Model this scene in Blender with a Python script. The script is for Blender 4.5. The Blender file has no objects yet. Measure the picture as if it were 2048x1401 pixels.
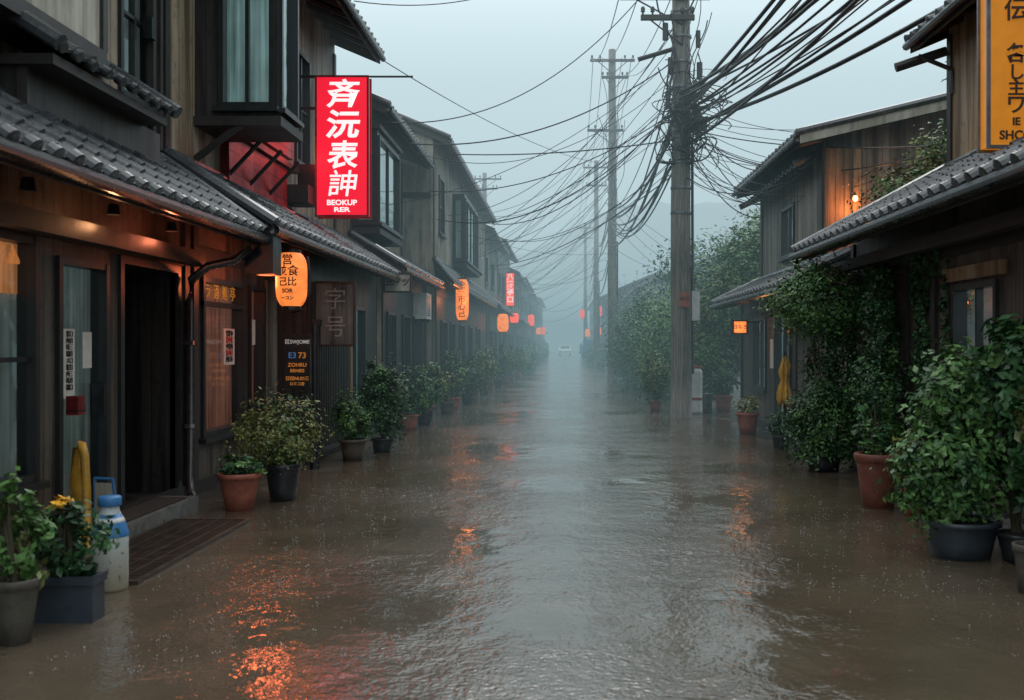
import bpy, math, random
from mathutils import Vector, Matrix
random.seed(11)
RR = random
S = bpy.context.scene
S.view_settings.view_transform = 'Standard'
S.view_settings.look = 'None'
S.view_settings.exposure = 0

# ------------------------------------------------------------------ materials
class NT:
    def __init__(s, name):
        s.m = bpy.data.materials.new(name); s.m.use_nodes = True
        s.t = s.m.node_tree; s.t.nodes.clear()
        s.out = s.t.nodes.new('ShaderNodeOutputMaterial')
    def n(s, typ, **kw):
        nd = s.t.nodes.new(typ)
        for k, v in kw.items():
            if k.startswith('i_'):
                key = k[2:]
                key = int(key) if key.isdigit() else key.replace('_', ' ')
                sock = nd.inputs[key]
                if isinstance(v, bpy.types.NodeSocket): s.t.links.new(v, sock)
                else: sock.default_value = v
            else: setattr(nd, k, v)
        return nd
    def math(s, op, a, b=0.0, c=0.0, clamp=False):
        nd = s.t.nodes.new('ShaderNodeMath'); nd.operation = op; nd.use_clamp = clamp
        for i, v in enumerate((a, b, c)):
            if isinstance(v, bpy.types.NodeSocket): s.t.links.new(v, nd.inputs[i])
            else: nd.inputs[i].default_value = v
        return nd.outputs[0]
    def mix(s, f, a, b):
        nd = s.t.nodes.new('ShaderNodeMix'); nd.data_type = 'RGBA'
        for i, v in ((0, f), (6, a), (7, b)):
            if isinstance(v, bpy.types.NodeSocket): s.t.links.new(v, nd.inputs[i])
            else: nd.inputs[i].default_value = v if i == 0 else (v[0], v[1], v[2], 1)
        return nd.outputs[2]
    def noise(s, vec, scale, detail=3, rough=.55):
        nd = s.n('ShaderNodeTexNoise', i_Scale=scale, i_Detail=detail, i_Roughness=rough)
        s.t.links.new(vec, nd.inputs['Vector'])
        return nd.outputs['Fac']
    def ramp(s, f, lo, hi):
        nd = s.n('ShaderNodeMapRange'); nd.inputs[1].default_value = lo; nd.inputs[2].default_value = hi
        s.t.links.new(f, nd.inputs[0]); return nd.outputs[0]
    def pos(s, sc=(1, 1, 1)):
        g = s.n('ShaderNodeNewGeometry')
        mp = s.n('ShaderNodeMapping'); mp.inputs['Scale'].default_value = sc
        s.t.links.new(g.outputs['Position'], mp.inputs['Vector'])
        return mp.outputs[0]
    def bump(s, h, strength=.5, dist=.01):
        nd = s.n('ShaderNodeBump'); nd.inputs['Strength'].default_value = strength
        nd.inputs['Distance'].default_value = dist
        s.t.links.new(h, nd.inputs['Height']); return nd.outputs[0]
    def pbr(s, col, rough=.6, normal=None, metal=0, spec=.5, emis=None, estr=0, ior=None):
        p = s.n('ShaderNodeBsdfPrincipled')
        def st(k, v):
            if isinstance(v, bpy.types.NodeSocket): s.t.links.new(v, p.inputs[k])
            else: p.inputs[k].default_value = v
        st('Base Color', col if isinstance(col, bpy.types.NodeSocket) else (*col, 1))
        st('Roughness', rough); st('Metallic', metal); st('Specular IOR Level', spec)
        if ior: st('IOR', ior)
        if normal: st('Normal', normal)
        if emis is not None:
            st('Emission Color', emis if isinstance(emis, bpy.types.NodeSocket) else (*emis, 1)); st('Emission Strength', estr)
        s.t.links.new(p.outputs[0], s.out.inputs[0]); return p

def nosample(m):
    try: m.cycles.emission_sampling = 'NONE'
    except Exception: pass
    return m

def m_simple(name, col, rough=.55, var=.35, scale=6, bump=.2, metal=0, spec=.5, estr=0, emis=None):
    t = NT(name); v = t.pos()
    n1 = t.noise(v, scale, 4); n2 = t.noise(v, scale * 7, 3)
    f = t.math('ADD', t.math('MULTIPLY', n1, .65), t.math('MULTIPLY', n2, .35))
    c = t.mix(t.ramp(f, .3, .7), [x * (1 - var) for x in col], [min(1, x * (1 + var)) for x in col])
    t.pbr(c, t.math('ADD', t.math('MULTIPLY', n1, .3), rough - .15), t.bump(n2, bump, .006), metal, spec, emis, estr)
    return t.m

def m_planks(name, c1, c2, period=.16, rough=.55, gap=.06, horizontal=False, grime=.5):
    t = NT(name)
    g = t.n('ShaderNodeNewGeometry'); sp = t.n('ShaderNodeSeparateXYZ')
    t.t.links.new(g.outputs['Position'], sp.inputs[0])
    a = sp.outputs[2] if horizontal else t.math('ADD', sp.outputs[0], sp.outputs[1])
    a = t.math('DIVIDE', a, period)
    fr = t.math('FRACT', a); fl = t.math('FLOOR', a)
    wn = t.n('ShaderNodeTexWhiteNoise', noise_dimensions='1D'); t.t.links.new(fl, wn.inputs['W'])
    edge = t.math('LESS_THAN', fr, gap)
    st = t.noise(t.pos((9, 9, .7) if not horizontal else (.7, .7, 9)), 3, 5, .65)
    big = t.noise(t.pos((1, 1, .6)), 1.1, 5, .65)
    drip = t.noise(t.pos((3, 3, .16)), 1.6, 4, .6)
    f = t.math('ADD', t.math('MULTIPLY', wn.outputs[0], .35), t.math('MULTIPLY', st, .75))
    c = t.mix(t.ramp(f, .2, .85), c1, c2)
    c = t.mix(t.math('MULTIPLY', t.ramp(big, .42, .64), grime), c, [x * .3 for x in c1])
    c = t.mix(t.math('MULTIPLY', t.ramp(drip, .5, .62), .8), c, [x * .35 for x in c1])
    g1 = (c2[0] + c2[1] + c2[2]) / 3
    c = t.mix(t.math('MULTIPLY', t.ramp(drip, .46, .32), .55), c, (g1 * 1.15, g1 * 1.15, g1 * 1.1))
    spot = t.noise(t.pos(), 9, 5, .7)
    c = t.mix(t.math('MULTIPLY', t.ramp(spot, .56, .66), .5), c, [x * .4 for x in c1])
    c = t.mix(t.math('MULTIPLY', edge, .8), c, (.006, .006, .006))
    h = t.math('SUBTRACT', t.math('MULTIPLY', st, .35), edge)
    t.pbr(c, t.math('ADD', t.math('MULTIPLY', st, .35), rough - .2), t.bump(h, .6, .008), 0, .4)
    return t.m

def m_plaster(name, c1, c2):
    t = NT(name); v = t.pos((1, 1, .45)); n = t.noise(v, 1.3, 6, .65); n2 = t.noise(t.pos(), 25, 3)
    st = t.noise(t.pos((5, 5, .35)), 2, 5, .6)
    f = t.math('ADD', t.math('MULTIPLY', n, .55), t.math('MULTIPLY', st, .45))
    t.pbr(t.mix(t.ramp(f, .42, .58), c1, c2), .75, t.bump(n2, .4, .006), 0, .3)
    return t.m

def m_emis(name, col, s, var=0, base=None):
    t = NT(name)
    c = col
    if var:
        n = t.noise(t.pos(), 7, 2); c = t.mix(t.ramp(n, .3, .7), [x * (1 - var) for x in col], col)
    t.pbr(base or [min(.5, x * .5) for x in col], .4, None, 0, .4, c, s); return t.m

def m_glass(name):
    t = NT(name)
    tr = t.n('ShaderNodeBsdfTransparent'); tr.inputs[0].default_value = (.82, .9, .9, 1)
    nn = t.noise(t.pos(), 3, 2)
    gl = t.n('ShaderNodeBsdfGlossy'); gl.inputs['Roughness'].default_value = .05
    gl.inputs[0].default_value = (.9, .95, .95, 1)
    t.t.links.new(t.bump(nn, .15, .02), gl.inputs['Normal'])
    fr = t.n('ShaderNodeFresnel'); fr.inputs[0].default_value = 1.6
    mx = t.n('ShaderNodeMixShader')
    t.t.links.new(t.math('ADD', fr.outputs[0], .08, clamp=True), mx.inputs[0])
    t.t.links.new(tr.outputs[0], mx.inputs[1]); t.t.links.new(gl.outputs[0], mx.inputs[2])
    t.t.links.new(mx.outputs[0], t.out.inputs[0]); return t.m

def m_curtain(name, c, estr=0, ecol=None):
    t = NT(name); st = t.noise(t.pos((14, 14, .4)), 1.6, 3)
    big = t.noise(t.pos(), 1.5, 3)
    f = t.math('ADD', t.math('MULTIPLY', st, .7), t.math('MULTIPLY', big, .3))
    col = t.mix(t.ramp(f, .35, .65), [x * .45 for x in c], c)
    e = None
    if ecol: e = t.mix(t.ramp(f, .35, .65), [x * .25 for x in ecol], ecol)
    t.pbr(col, .8, t.bump(st, .6, .02), 0, .2, e, estr); return nosample(t.m)

def m_leaf(name, c, rough=.45):
    t = NT(name); n = t.noise(t.pos(), 5, 2); 
    wn = t.n('ShaderNodeTexWhiteNoise', noise_dimensions='3D')
    sn = t.n('ShaderNodeVectorMath', operation='SNAP'); t.t.links.new(t.pos(), sn.inputs[0]); sn.inputs[1].default_value = (.04, .04, .04)
    t.t.links.new(sn.outputs[0], wn.inputs['Vector'])
    f = t.math('ADD', t.math('MULTIPLY', n, .65), t.math('MULTIPLY', wn.outputs[0], .35))
    col = t.mix(t.ramp(f, .3, .7), [x * .5 for x in c], [x * 1.5 for x in c])
    t.pbr(col, rough, None, 0, .35)
    return t.m

M = {}
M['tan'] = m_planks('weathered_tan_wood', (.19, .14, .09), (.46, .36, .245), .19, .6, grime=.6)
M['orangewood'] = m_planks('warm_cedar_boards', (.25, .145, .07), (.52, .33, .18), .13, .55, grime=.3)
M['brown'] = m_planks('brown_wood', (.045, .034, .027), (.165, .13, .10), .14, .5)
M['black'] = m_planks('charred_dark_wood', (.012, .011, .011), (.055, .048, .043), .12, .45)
M['greywood'] = m_planks('grey_weathered_boards', (.13, .115, .095), (.31, .28, .23), .12, .65)
M['plaster'] = m_plaster('stained_plaster', (.11, .098, .078), (.38, .335, .275))
M['plasterg'] = m_plaster('grey_plaster', (.09, .09, .084), (.29, .29, .265))
M['timber'] = m_simple('dark_timber', (.026, .022, .02), .5, .4, 5)
M['frame'] = m_simple('black_window_frame', (.016, .018, .020), .35, .3, 8, .1)
M['soffit'] = m_planks('soffit_boards', (.045, .03, .02), (.14, .09, .055), .2, .6)
M['tile'] = m_simple('wet_roof_tile', (.05, .056, .062), .25, .65, 5, .2, 0, .8)
M['glass'] = m_glass('window_glass')
M['curt'] = m_curtain('glowing_pale_curtain', (.50, .55, .52), .08, (.55, .7, .68))  # low emission added so shaded curtains behind the glass read brighter
M['blind_glow'] = m_curtain('glowing_teal_blind', (.55, .70, .67), .26, (.5, .75, .75))  # self-glow put in for the pale reflective look of the panes
M['curtd'] = m_curtain('dark_interior', (.07, .075, .075))
M['warm'] = m_curtain('warm_lit_interior', (.25, .12, .05), .45, (1, .34, .09))
M['warmdim'] = m_curtain('dim_warm_interior', (.30, .20, .14), .12, (1, .42, .20))
M['redin'] = m_curtain('reddish_interior', (.32, .20, .16), .16, (1, .38, .26))
M['cream'] = m_plaster('cream_panel', (.26, .24, .19), (.50, .47, .40))
M['redpanel'] = m_planks('red_painted_boards', (.10, .008, .010), (.34, .018, .022), .25, .45, horizontal=True)
M['metal'] = m_simple('dark_metal', (.03, .032, .036), .35, .3, 9, .1, .6)
M['steel'] = m_simple('galvanised_steel', (.16, .17, .175), .4, .4, 9, .1, .7)
M['gutter'] = m_simple('gutter_metal', (.05, .05, .052), .28, .3, 5, .1, .5)
M['terra'] = m_simple('terracotta', (.28, .085, .052), .6, .5, 9)
M['terra2'] = m_simple('dark_terracotta', (.20, .062, .042), .55, .5, 9)
M['darkpot'] = m_simple('dark_glazed_pot', (.022, .024, .028), .3, .35, 9)
M['bluepot'] = m_simple('slate_plastic_planter', (.035, .045, .058), .4, .3, 9)
M['stonepot'] = m_simple('grey_stoneware', (.075, .066, .052), .55, .5, 9)
M['soil'] = m_simple('soil', (.02, .014, .01), .8, .4, 30, .8)
M['stem'] = m_simple('plant_stem', (.05, .04, .02), .7, .3, 10)
M['stone'] = m_simple('wet_kerb_stone', (.15, .15, .14), .3, .4, 8, .5)
M['white'] = m_simple('white_plastic', (.50, .51, .50), .45, .2, 8)
M['paper'] = m_simple('paper', (.60, .58, .52), .7, .15, 5)
M['ink'] = m_simple('ink', (.02, .02, .02), .6, .1)
M['redink'] = m_simple('red_ink', (.45, .03, .03), .6, .1)
M['yellow'] = m_simple('yellow_plastic', (.50, .26, .03), .45, .35, 6)
M['blue'] = m_simple('blue_plastic', (.04, .17, .38), .4, .2, 6)
M['l1'] = m_leaf('leaf_dark', (.022, .058, .026))
M['l2'] = m_leaf('leaf_mid', (.042, .11, .038))
M['l3'] = m_leaf('leaf_light', (.09, .185, .05))
M['l4'] = m_leaf('leaf_olive', (.115, .135, .04))
M['l5'] = m_leaf('leaf_yellowish', (.26, .26, .08))
M['l6'] = m_leaf('leaf_pale_variegated', (.42, .42, .28))
M['flower'] = m_leaf('yellow_flower', (.85, .42, .02))
M['flowerr'] = m_leaf('red_flower', (.5, .06, .05))
M['cable'] = m_simple('black_cable', (.014, .014, .017), .4, .2, 8, .0)

def m_pole():
    t = NT('weathered_pole_wood'); st = t.noise(t.pos((16, 16, .8)), 2, 5, .7); b = t.noise(t.pos(), 1.2, 4)
    f = t.math('ADD', t.math('MULTIPLY', st, .7), t.math('MULTIPLY', b, .3))
    t.pbr(t.mix(t.ramp(f, .36, .62), (.05, .046, .04), (.25, .225, .19)), .6, t.bump(st, .9, .012)); return t.m
M['pole'] = m_pole()

# ------------------------------------------------------------------ mesh helper
class MB:
    def __init__(s): s.v = []; s.f = []; s.mi = []
    def quad(s, pts, mi=0):
        b = len(s.v); s.v += [tuple(p) for p in pts]; s.f.append(tuple(range(b, b + len(pts)))); s.mi.append(mi)
    def box(s, x0, x1, y0, y1, z0, z1, mi=0):
        x0, x1 = min(x0, x1), max(x0, x1); y0, y1 = min(y0, y1), max(y0, y1); z0, z1 = min(z0, z1), max(z0, z1)
        b = len(s.v)
        s.v += [(x0, y0, z0), (x1, y0, z0), (x1, y1, z0), (x0, y1, z0), (x0, y0, z1), (x1, y0, z1), (x1, y1, z1), (x0, y1, z1)]
        for q in ((3, 2, 1, 0), (4, 5, 6, 7), (0, 1, 5, 4), (1, 2, 6, 5), (2, 3, 7, 6), (3, 0, 4, 7)):
            s.f.append(tuple(b + i for i in q)); s.mi.append(mi)
    def tube(s, pts, r, n=8, mi=0, cap=True):
        pts = [Vector(p) for p in pts]; rs = r if isinstance(r, (list, tuple)) else [r] * len(pts)
        b = len(s.v)
        for i, p in enumerate(pts):
            d = (pts[min(i + 1, len(pts) - 1)] - pts[max(i - 1, 0)]).normalized()
            up = Vector((0, 0, 1)) if abs(d.z) < .95 else Vector((1, 0, 0))
            a = d.cross(up).normalized(); c = d.cross(a).normalized()
            for k in range(n):
                t = 2 * math.pi * k / n; s.v.append(tuple(p + (a * math.cos(t) + c * math.sin(t)) * rs[i]))
        for i in range(len(pts) - 1):
            for k in range(n):
                s.f.append((b + i * n + k, b + i * n + (k + 1) % n, b + (i + 1) * n + (k + 1) % n, b + (i + 1) * n + k)); s.mi.append(mi)
        if cap:
            s.f.append(tuple(b + k for k in range(n))); s.mi.append(mi)
            s.f.append(tuple(b + (len(pts) - 1) * n + k for k in range(n))); s.mi.append(mi)
    def lathe(s, c, prof, n=20, mi=0, sx=1, sy=1):
        b = len(s.v)
        for r, z in prof:
            for k in range(n):
                t = 2 * math.pi * k / n; s.v.append((c[0] + r * math.cos(t) * sx, c[1] + r * math.sin(t) * sy, c[2] + z))
        for i in range(len(prof) - 1):
            for k in range(n):
                s.f.append((b + i * n + k, b + i * n + (k + 1) % n, b + (i + 1) * n + (k + 1) % n, b + (i + 1) * n + k)); s.mi.append(mi)
    def build(s, name, mats, parent=None, smooth=False):
        me = bpy.data.meshes.new(name); me.from_pydata(s.v, [], s.f)
        if not isinstance(mats, (list, tuple)): mats = [mats]
        for m in mats: me.materials.append(m)
        me.polygons.foreach_set('material_index', s.mi)
        if smooth: me.polygons.foreach_set('use_smooth', [True] * len(s.f))
        me.update()
        o = bpy.data.objects.new(name, me); S.collection.objects.link(o)
        if parent: o.parent = parent
        return o

def empty(name):
    o = bpy.data.objects.new(name, None); S.collection.objects.link(o); return o

def text(st, loc, size, mat, parent=None, face='-y', off=.0, sx=1, sy=1, bend=None, name='lettering', ext=.003, tilt=0):
    c = bpy.data.curves.new(name, 'FONT'); c.body = st; c.size = size; c.align_x = 'CENTER'; c.align_y = 'CENTER'
    c.extrude = ext; c.offset = off; c.resolution_u = 3; c.shear = tilt
    o = bpy.data.objects.new(name, c); S.collection.objects.link(o)
    rz = {'-y': 0, '+x': 90, '-x': -90}[face]
    if bend:
        bpy.context.view_layer.update()
        dg = bpy.context.evaluated_depsgraph_get()
        me = bpy.data.meshes.new_from_object(o.evaluated_get(dg))
        bpy.data.objects.remove(o)
        for v in me.vertices:
            x, y, z = v.co; r = bend + z; th = x * sx / bend
            v.co = (r * math.sin(th), -r * math.cos(th), y * sy)
        o = bpy.data.objects.new(name, me); S.collection.objects.link(o)
        me.materials.clear(); me.materials.append(mat)
        o.location = loc
    else:
        c.materials.append(mat)
        o.rotation_euler = (math.radians(90), 0, math.radians(rz)); o.location = loc; o.scale = (sx, sy, 1)
    if parent: o.parent = parent
    return o

# ------------------------------------------------------------------ roof tiles
def tile_roof(mb, y0, y1, e, t, period=.24, course=.26, r=.045, ns=8, caps=True):
    ex, ez = e; tx, tz = t
    d = Vector((tx - ex, 0, tz - ez)); L = d.length; d.normalize()
    nrm = Vector((-d.z, 0, d.x));
    if nrm.z < 0: nrm = -nrm
    nt = max(1, round((y1 - y0) / period)); per = (y1 - y0) / nt
    nc = max(1, round(L / course)); cs = L / nc
    prof = []
    for k in range(nt):
        jt = RR.uniform(-.008, .008)
        for j in range(ns):
            q = j / ns
            h = r * math.sin(math.pi * q / .45) if q < .45 else -.014 * math.sin(math.pi * (q - .45) / .55)
            prof.append((y0 + (k + q) * per, h + jt))
    prof.append((y1, 0))
    rows = []
    for i in range(nc):
        rows.append((i * cs, -.0)); rows.append((i * cs, .026)); rows.append(((i + 1) * cs, .0))
    b = len(mb.v); W = len(prof)
    for s_, lift in rows:
        for y, h in prof:
            p = Vector((ex, y, ez)) + d * s_ + nrm * (h + lift + .03); mb.v.append(tuple(p))
    for i in range(len(rows) - 1):
        for k in range(W - 1):
            mb.f.append((b + i * W + k, b + i * W + k + 1, b + (i + 1) * W + k + 1, b + (i + 1) * W + k)); mb.mi.append(0)
    if caps:
        for k in range(nt):
            c = Vector((ex, y0 + (k + .225) * per, ez)) + nrm * (.045 + RR.uniform(-.006, .006))
            mb.tube([c - d * .045, c - d * .04, c + d * .02], [r * .8, r * 1.12, r * 1.12], 12)
    for yy in (y0, y1):
        a = Vector((ex, yy, ez)) - d * .03 + nrm * .06; bb = Vector((tx, yy, tz)) + nrm * .06
        mb.tube([a, bb], .06, 8)
    mb.tube([Vector((tx, y0, tz)) + nrm * .05, Vector((tx, y1, tz)) + nrm * .05], .07, 8)

class House:
    def __init__(s, name='wooden_shop_house'):
        s.e = empty(name); s.p = {}
    def part(s, name, mat, smooth=False):
        if name not in s.p: s.p[name] = (MB(), mat, smooth)
        return s.p[name][0]
    def done(s):
        for k, (mb, mat, sm) in s.p.items():
            if mb.f: mb.build(k, M[mat], s.e, sm)
    def wall(s, o, u, n, L, z0, z1, ops, mat, pname, deep=.11):
        o = Vector(o); u = Vector(u); n = Vector(n)
        w = s.part(pname, mat)
        P = lambda a, b, c=0: (o + u * a + n * c).to_tuple()[:2] + (b,)
        As = sorted(set([0, L] + [x for q in ops for x in (q[0], q[1])])); Bs = sorted(set([z0, z1] + [x for q in ops for x in (q[2], q[3])]))
        for i in range(len(As) - 1):
            for j in range(len(Bs) - 1):
                ca, cb = (As[i] + As[i + 1]) / 2, (Bs[j] + Bs[j + 1]) / 2
                if any(q[0] < ca < q[1] and q[2] < cb < q[3] for q in ops): continue
                w.quad([P(As[i], Bs[j]), P(As[i + 1], Bs[j]), P(As[i + 1], Bs[j + 1]), P(As[i], Bs[j + 1])])
        def lbox(mb, a0, a1, b0, b1, c0, c1):
            p, q = P(a0, b0, c0), P(a1, b1, c1); mb.box(p[0], q[0], p[1], q[1], p[2], q[2])
        for a0, a1, b0, b1, kind, mx, mz in ops:
            fr = s.part('window_frames', 'frame')
            if kind == 'recess':
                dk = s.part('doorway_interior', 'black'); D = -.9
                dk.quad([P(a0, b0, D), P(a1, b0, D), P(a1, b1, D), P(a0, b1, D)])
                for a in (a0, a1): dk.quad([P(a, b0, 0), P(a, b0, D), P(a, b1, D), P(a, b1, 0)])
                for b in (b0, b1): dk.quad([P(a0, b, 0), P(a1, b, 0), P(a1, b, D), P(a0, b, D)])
                f = .07
                lbox(fr, a0 - f, a0, b0, b1 + f, -.05, .03); lbox(fr, a1, a1 + f, b0, b1 + f, -.05, .03); lbox(fr, a0, a1, b1, b1 + f, -.05, .03)
                continue
            f = .055
            lbox(fr, a0, a0 + f, b0, b1, -deep + .01, .035); lbox(fr, a1 - f, a1, b0, b1, -deep + .01, .035)
            lbox(fr, a0 + f, a1 - f, b1 - f, b1, -deep + .01, .03); lbox(fr, a0 + f, a1 - f, b0, b0 + f, -deep + .01, .03)
            lbox(fr, a0 - .05, a1 + .05, b0 - .05, b0 - .002, -.02, .08)
            for k in range(1, mx):
                a = a0 + (a1 - a0) * k / mx; lbox(fr, a - .02, a + .02, b0 + f, b1 - f, -.06, .0)
            for k in range(1, mz):
                b = b0 + (b1 - b0) * k / mz; lbox(fr, a0 + f, a1 - f, b - .017, b + .017, -.058, -.002)
            g = s.part('window_glass', 'glass')
            g.quad([P(a0, b0, -.03), P(a1, b0, -.03), P(a1, b1, -.03), P(a0, b1, -.03)])
            k = s.part('window_interior_' + kind, kind)
            k.quad([P(a0, b0, -deep), P(a1, b0, -deep), P(a1, b1, -deep), P(a0, b1, -deep)])
            for a in (a0, a1): w.quad([P(a, b0, 0), P(a, b0, -deep), P(a, b1, -deep), P(a, b1, 0)])
            for b in (b0, b1): w.quad([P(a0, b, 0), P(a1, b, 0), P(a1, b, -deep), P(a0, b, -deep)])
    def pent(s, sd, y0, y1, e, t, detail=1, gut=True, raft=True):
        ex, ez = e; tx, tz = t
        tile_roof(s.part('roof_tiles', 'tile', False), y0, y1, (sd * ex, ez), (sd * tx, tz), .24 if detail else .3, .27 if detail else .6, .055 if detail else .05, 10 if detail else 4, bool(detail))
        so = s.part('eave_soffit', 'soffit')
        so.quad([(sd * ex, y0, ez - .03), (sd * ex, y1, ez - .03), (sd * tx, y1, tz - .03), (sd * tx, y0, tz - .03)])
        tb = s.part('eave_timber', 'timber')
        tb.box(sd * (ex + .01), sd * (ex + .045), y0, y1, ez - .10, ez + .03)
        for yy in (y0 + .01, y1 - .05):
            tb.quad([(sd * ex, yy, ez - .11), (sd * ex, yy, ez + .04), (sd * tx, yy, tz + .04), (sd * tx, yy, tz - .11)])
        if raft:
            y = y0 + .2
            while y < y1 - .1:
                a = Vector((sd * (ex + .06), y, ez - .07)); b = Vector((sd * tx, y, tz - .07))
                tb.tube([a, b], .035, 4)
                y += .45 if detail else .9
        if gut:
            g = s.part('gutter', 'gutter', True)
            g.tube([(sd * (ex - .055), y0 - .03, ez - .045), (sd * (ex - .055), y1 + .03, ez - .045)], .05, 10)

def house(sd, y0, y1, wx, eave, ptop, wux, ueave, ops1, ops2, m1, m2, slope=.42, depth=5.5, detail=1, name='wooden_shop_house', endops=(), mend=None, raft=True, ov=.3, gpent=(0, 0)):
    """sd=-1 left side of street, +1 right"""
    h = House(name); L = y1 - y0
    ex, ez = eave; ux, uz = ueave
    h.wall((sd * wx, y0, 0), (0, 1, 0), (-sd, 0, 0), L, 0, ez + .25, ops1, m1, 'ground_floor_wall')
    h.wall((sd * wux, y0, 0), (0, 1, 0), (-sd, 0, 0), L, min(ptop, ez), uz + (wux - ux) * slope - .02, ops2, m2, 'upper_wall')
    ridge = wux + depth / 2; rz = uz + (ridge - ux) * slope
    mend = mend or m2
    for yy in (y0, y1):
        w = h.part('end_walls', mend)
        zt = uz + (wux - ux) * slope - .03
        w.quad([(sd * wx, yy, 0), (sd * (wux + depth), yy, 0), (sd * (wux + depth), yy, zt), (sd * wux, yy, zt), (sd * wux, yy, ptop), (sd * wx, yy, ez + .1)])
        w.quad([(sd * wux, yy, zt), (sd * (wux + depth), yy, zt), (sd * ridge, yy, rz - .05)])
    w = h.part('end_walls', mend)
    w.quad([(sd * (wux + depth), y0, 0), (sd * (wux + depth), y1, 0), (sd * (wux + depth), y1, zt), (sd * (wux + depth), y0, zt)])
    h.pent(sd, y0 - gpent[0], y1 + gpent[1], eave, (wux, ptop), detail, True, raft)
    tile_roof(h.part('roof_tiles', 'tile'), y0 - ov, y1 + ov, (sd * ux, uz), (sd * ridge, rz), .28, .5, .05, 6 if detail else 4, bool(detail))
    bx = ridge + (ridge - ux)
    tile_roof(h.part('roof_tiles', 'tile'), y0 - ov, y1 + ov, (sd * bx, uz), (sd * ridge, rz), .4, .8, .05, 4, False)
    so = h.part('eave_soffit', 'soffit')
    for a in (ux, bx):
        so.quad([(sd * a, y0 - ov, uz - .03), (sd * a, y1 + ov, uz - .03), (sd * ridge, y1 + ov, rz - .03), (sd * ridge, y0 - ov, rz - .03)])
    tb = h.part('eave_timber', 'timber')
    tb.box(sd * (ux + .01), sd * (ux + .05), y0 - ov, y1 + ov, uz - .12, uz + .03)
    for yy in (y0 - ov + .01, y1 + ov - .01):
        for a in (ux, bx):
            tb.quad([(sd * a, yy, uz - .14), (sd * a, yy, uz + .04), (sd * ridge, yy, rz + .04), (sd * ridge, yy, rz - .14)])
    y = y0
    while y < y1 and raft:
        tb.tube([(sd * (ux + .06), y, uz - .07), (sd * (wux + .02), y, uz + (wux - ux) * slope - .07)], .04, 4); y += .5
    g = h.part('gutter', 'gutter', True)
    g.tube([(sd * (ux - .05), y0 - ov, uz - .05), (sd * (ux - .05), y1 + ov, uz - .05)], .05, 8)
    for yy in (y0 + .002, y1 - .122):
        tb.box(sd * (wx - .03), sd * (wx + .09), yy, yy + .12, 0, ez + .1)
        tb.box(sd * (wux - .03), sd * (wux + .09), yy, yy + .12, ptop, uz)
    tb.box(sd * (wx - .02), sd * (wx + .02), y0 + .13, y1 - .13, ez - .32, ez - .18)
    tb.box(sd * (wx - .025), sd * (wx + .02), y0 + .13, y1 - .13, 0, .14)
    return h

def ac_unit(h, x, y, z, sd=-1):
    b = h.part('air_conditioner', 'white'); f = h.part('air_conditioner_grille', 'metal')
    b.box(sd * x, sd * (x - .28), y, y + .75, z, z + .55)
    for i in range(9): f.box(sd * (x - .281), sd * (x - .29), y + .08, y + .5, z + .07 + i * .048, z + .09 + i * .048)
    f.box(sd * x, sd * (x - .26), y + .05, y + .1, z - .06, z - .002); f.box(sd * x, sd * (x - .26), y + .62, y + .67, z - .06, z - .002)

# ------------------------------------------------------------------ LEFT 1
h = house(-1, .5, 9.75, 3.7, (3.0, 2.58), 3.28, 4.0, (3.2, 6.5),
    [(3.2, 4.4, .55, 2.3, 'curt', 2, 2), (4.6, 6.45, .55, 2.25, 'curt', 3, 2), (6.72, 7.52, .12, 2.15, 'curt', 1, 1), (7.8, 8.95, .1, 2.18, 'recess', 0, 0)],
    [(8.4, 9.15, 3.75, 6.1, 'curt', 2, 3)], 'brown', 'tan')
h.part('shutter_box', 'cream').box(-3.98, -3.6, 3.0, 7.7, 3.78, 6.0)
fb = h.part('shutter_box_frame', 'timber')
fb.box(-4, -3.57, 2.95, 7.76, 3.66, 3.78); fb.box(-4, -3.57, 7.70, 7.78, 3.78, 6.05)
for yy in (4.5, 6.1): fb.box(-3.6, -3.575, yy, yy + .05, 3.78, 6)
tile_roof(h.part('roof_tiles', 'tile'), 6.6, 8.6, (-3.4, 3.47), (-4.0, 3.85), .22, .25, .04, 8, True)
fb.box(-3.98, -3.42, 6.65, 8.55, 3.38, 3.45)
h.part('canopy_box', 'black').box(-3.98, -3.62, 6.7, 8.9, 3.05, 3.38)
fb.box(-3.62, -3.5, .6, 9.7, 2.26, 2.40)
for yy in (8.33, 8.5): fb.box(-3.995, -3.94, yy + 1.2, yy + 1.26, 3.4, 6.3)
fb.box(-3.995, -3.94, 8.65, 9.52, 3.6, 3.68)
sp = h.part('soffit_lamps', 'metal')
for yy in (5.2, 6.3, 7.5, 8.6): sp.lathe((-3.4, yy, 2.48), [(.0, .08), (.035, .08), (.05, 0), (.0, .01)], 10)
h.part('threshold_step', 'stone').box(-3.69, -3.35, 7.45, 9.1, 0, .12)
h.part('doorway_mat', 'soil').box(-3.66, -3.40, 7.6, 8.95, .12, .135)
dp = h.part('downpipe', 'gutter', True)
dp.tube([(-3.06, 9.68, 2.54), (-3.07, 9.68, 2.42), (-3.2, 9.66, 2.32), (-3.45, 9.62, 2.26), (-3.6, 9.6, 2.13), (-3.62, 9.58, 1.9), (-3.62, 9.58, .22), (-3.55, 9.45, .08), (-3.48, 9.35, .06)], .042, 10)
for z in (.7, 1.5): dp.tube([(-3.62, 9.58, z), (-3.62, 9.58, z + .04)], .055, 10)
h.part('gutter_hopper', 'metal').box(-3.16, -2.88, 9.82, 10.1, 2.2, 2.6)
h.part('door_handle', 'metal').box(-3.72, -3.62, 7.82, 7.86, .95, 1.2)
h.part('mailbox', 'redpanel').box(-3.69, -3.6, 7.36, 7.48, .98, 1.12)
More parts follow.
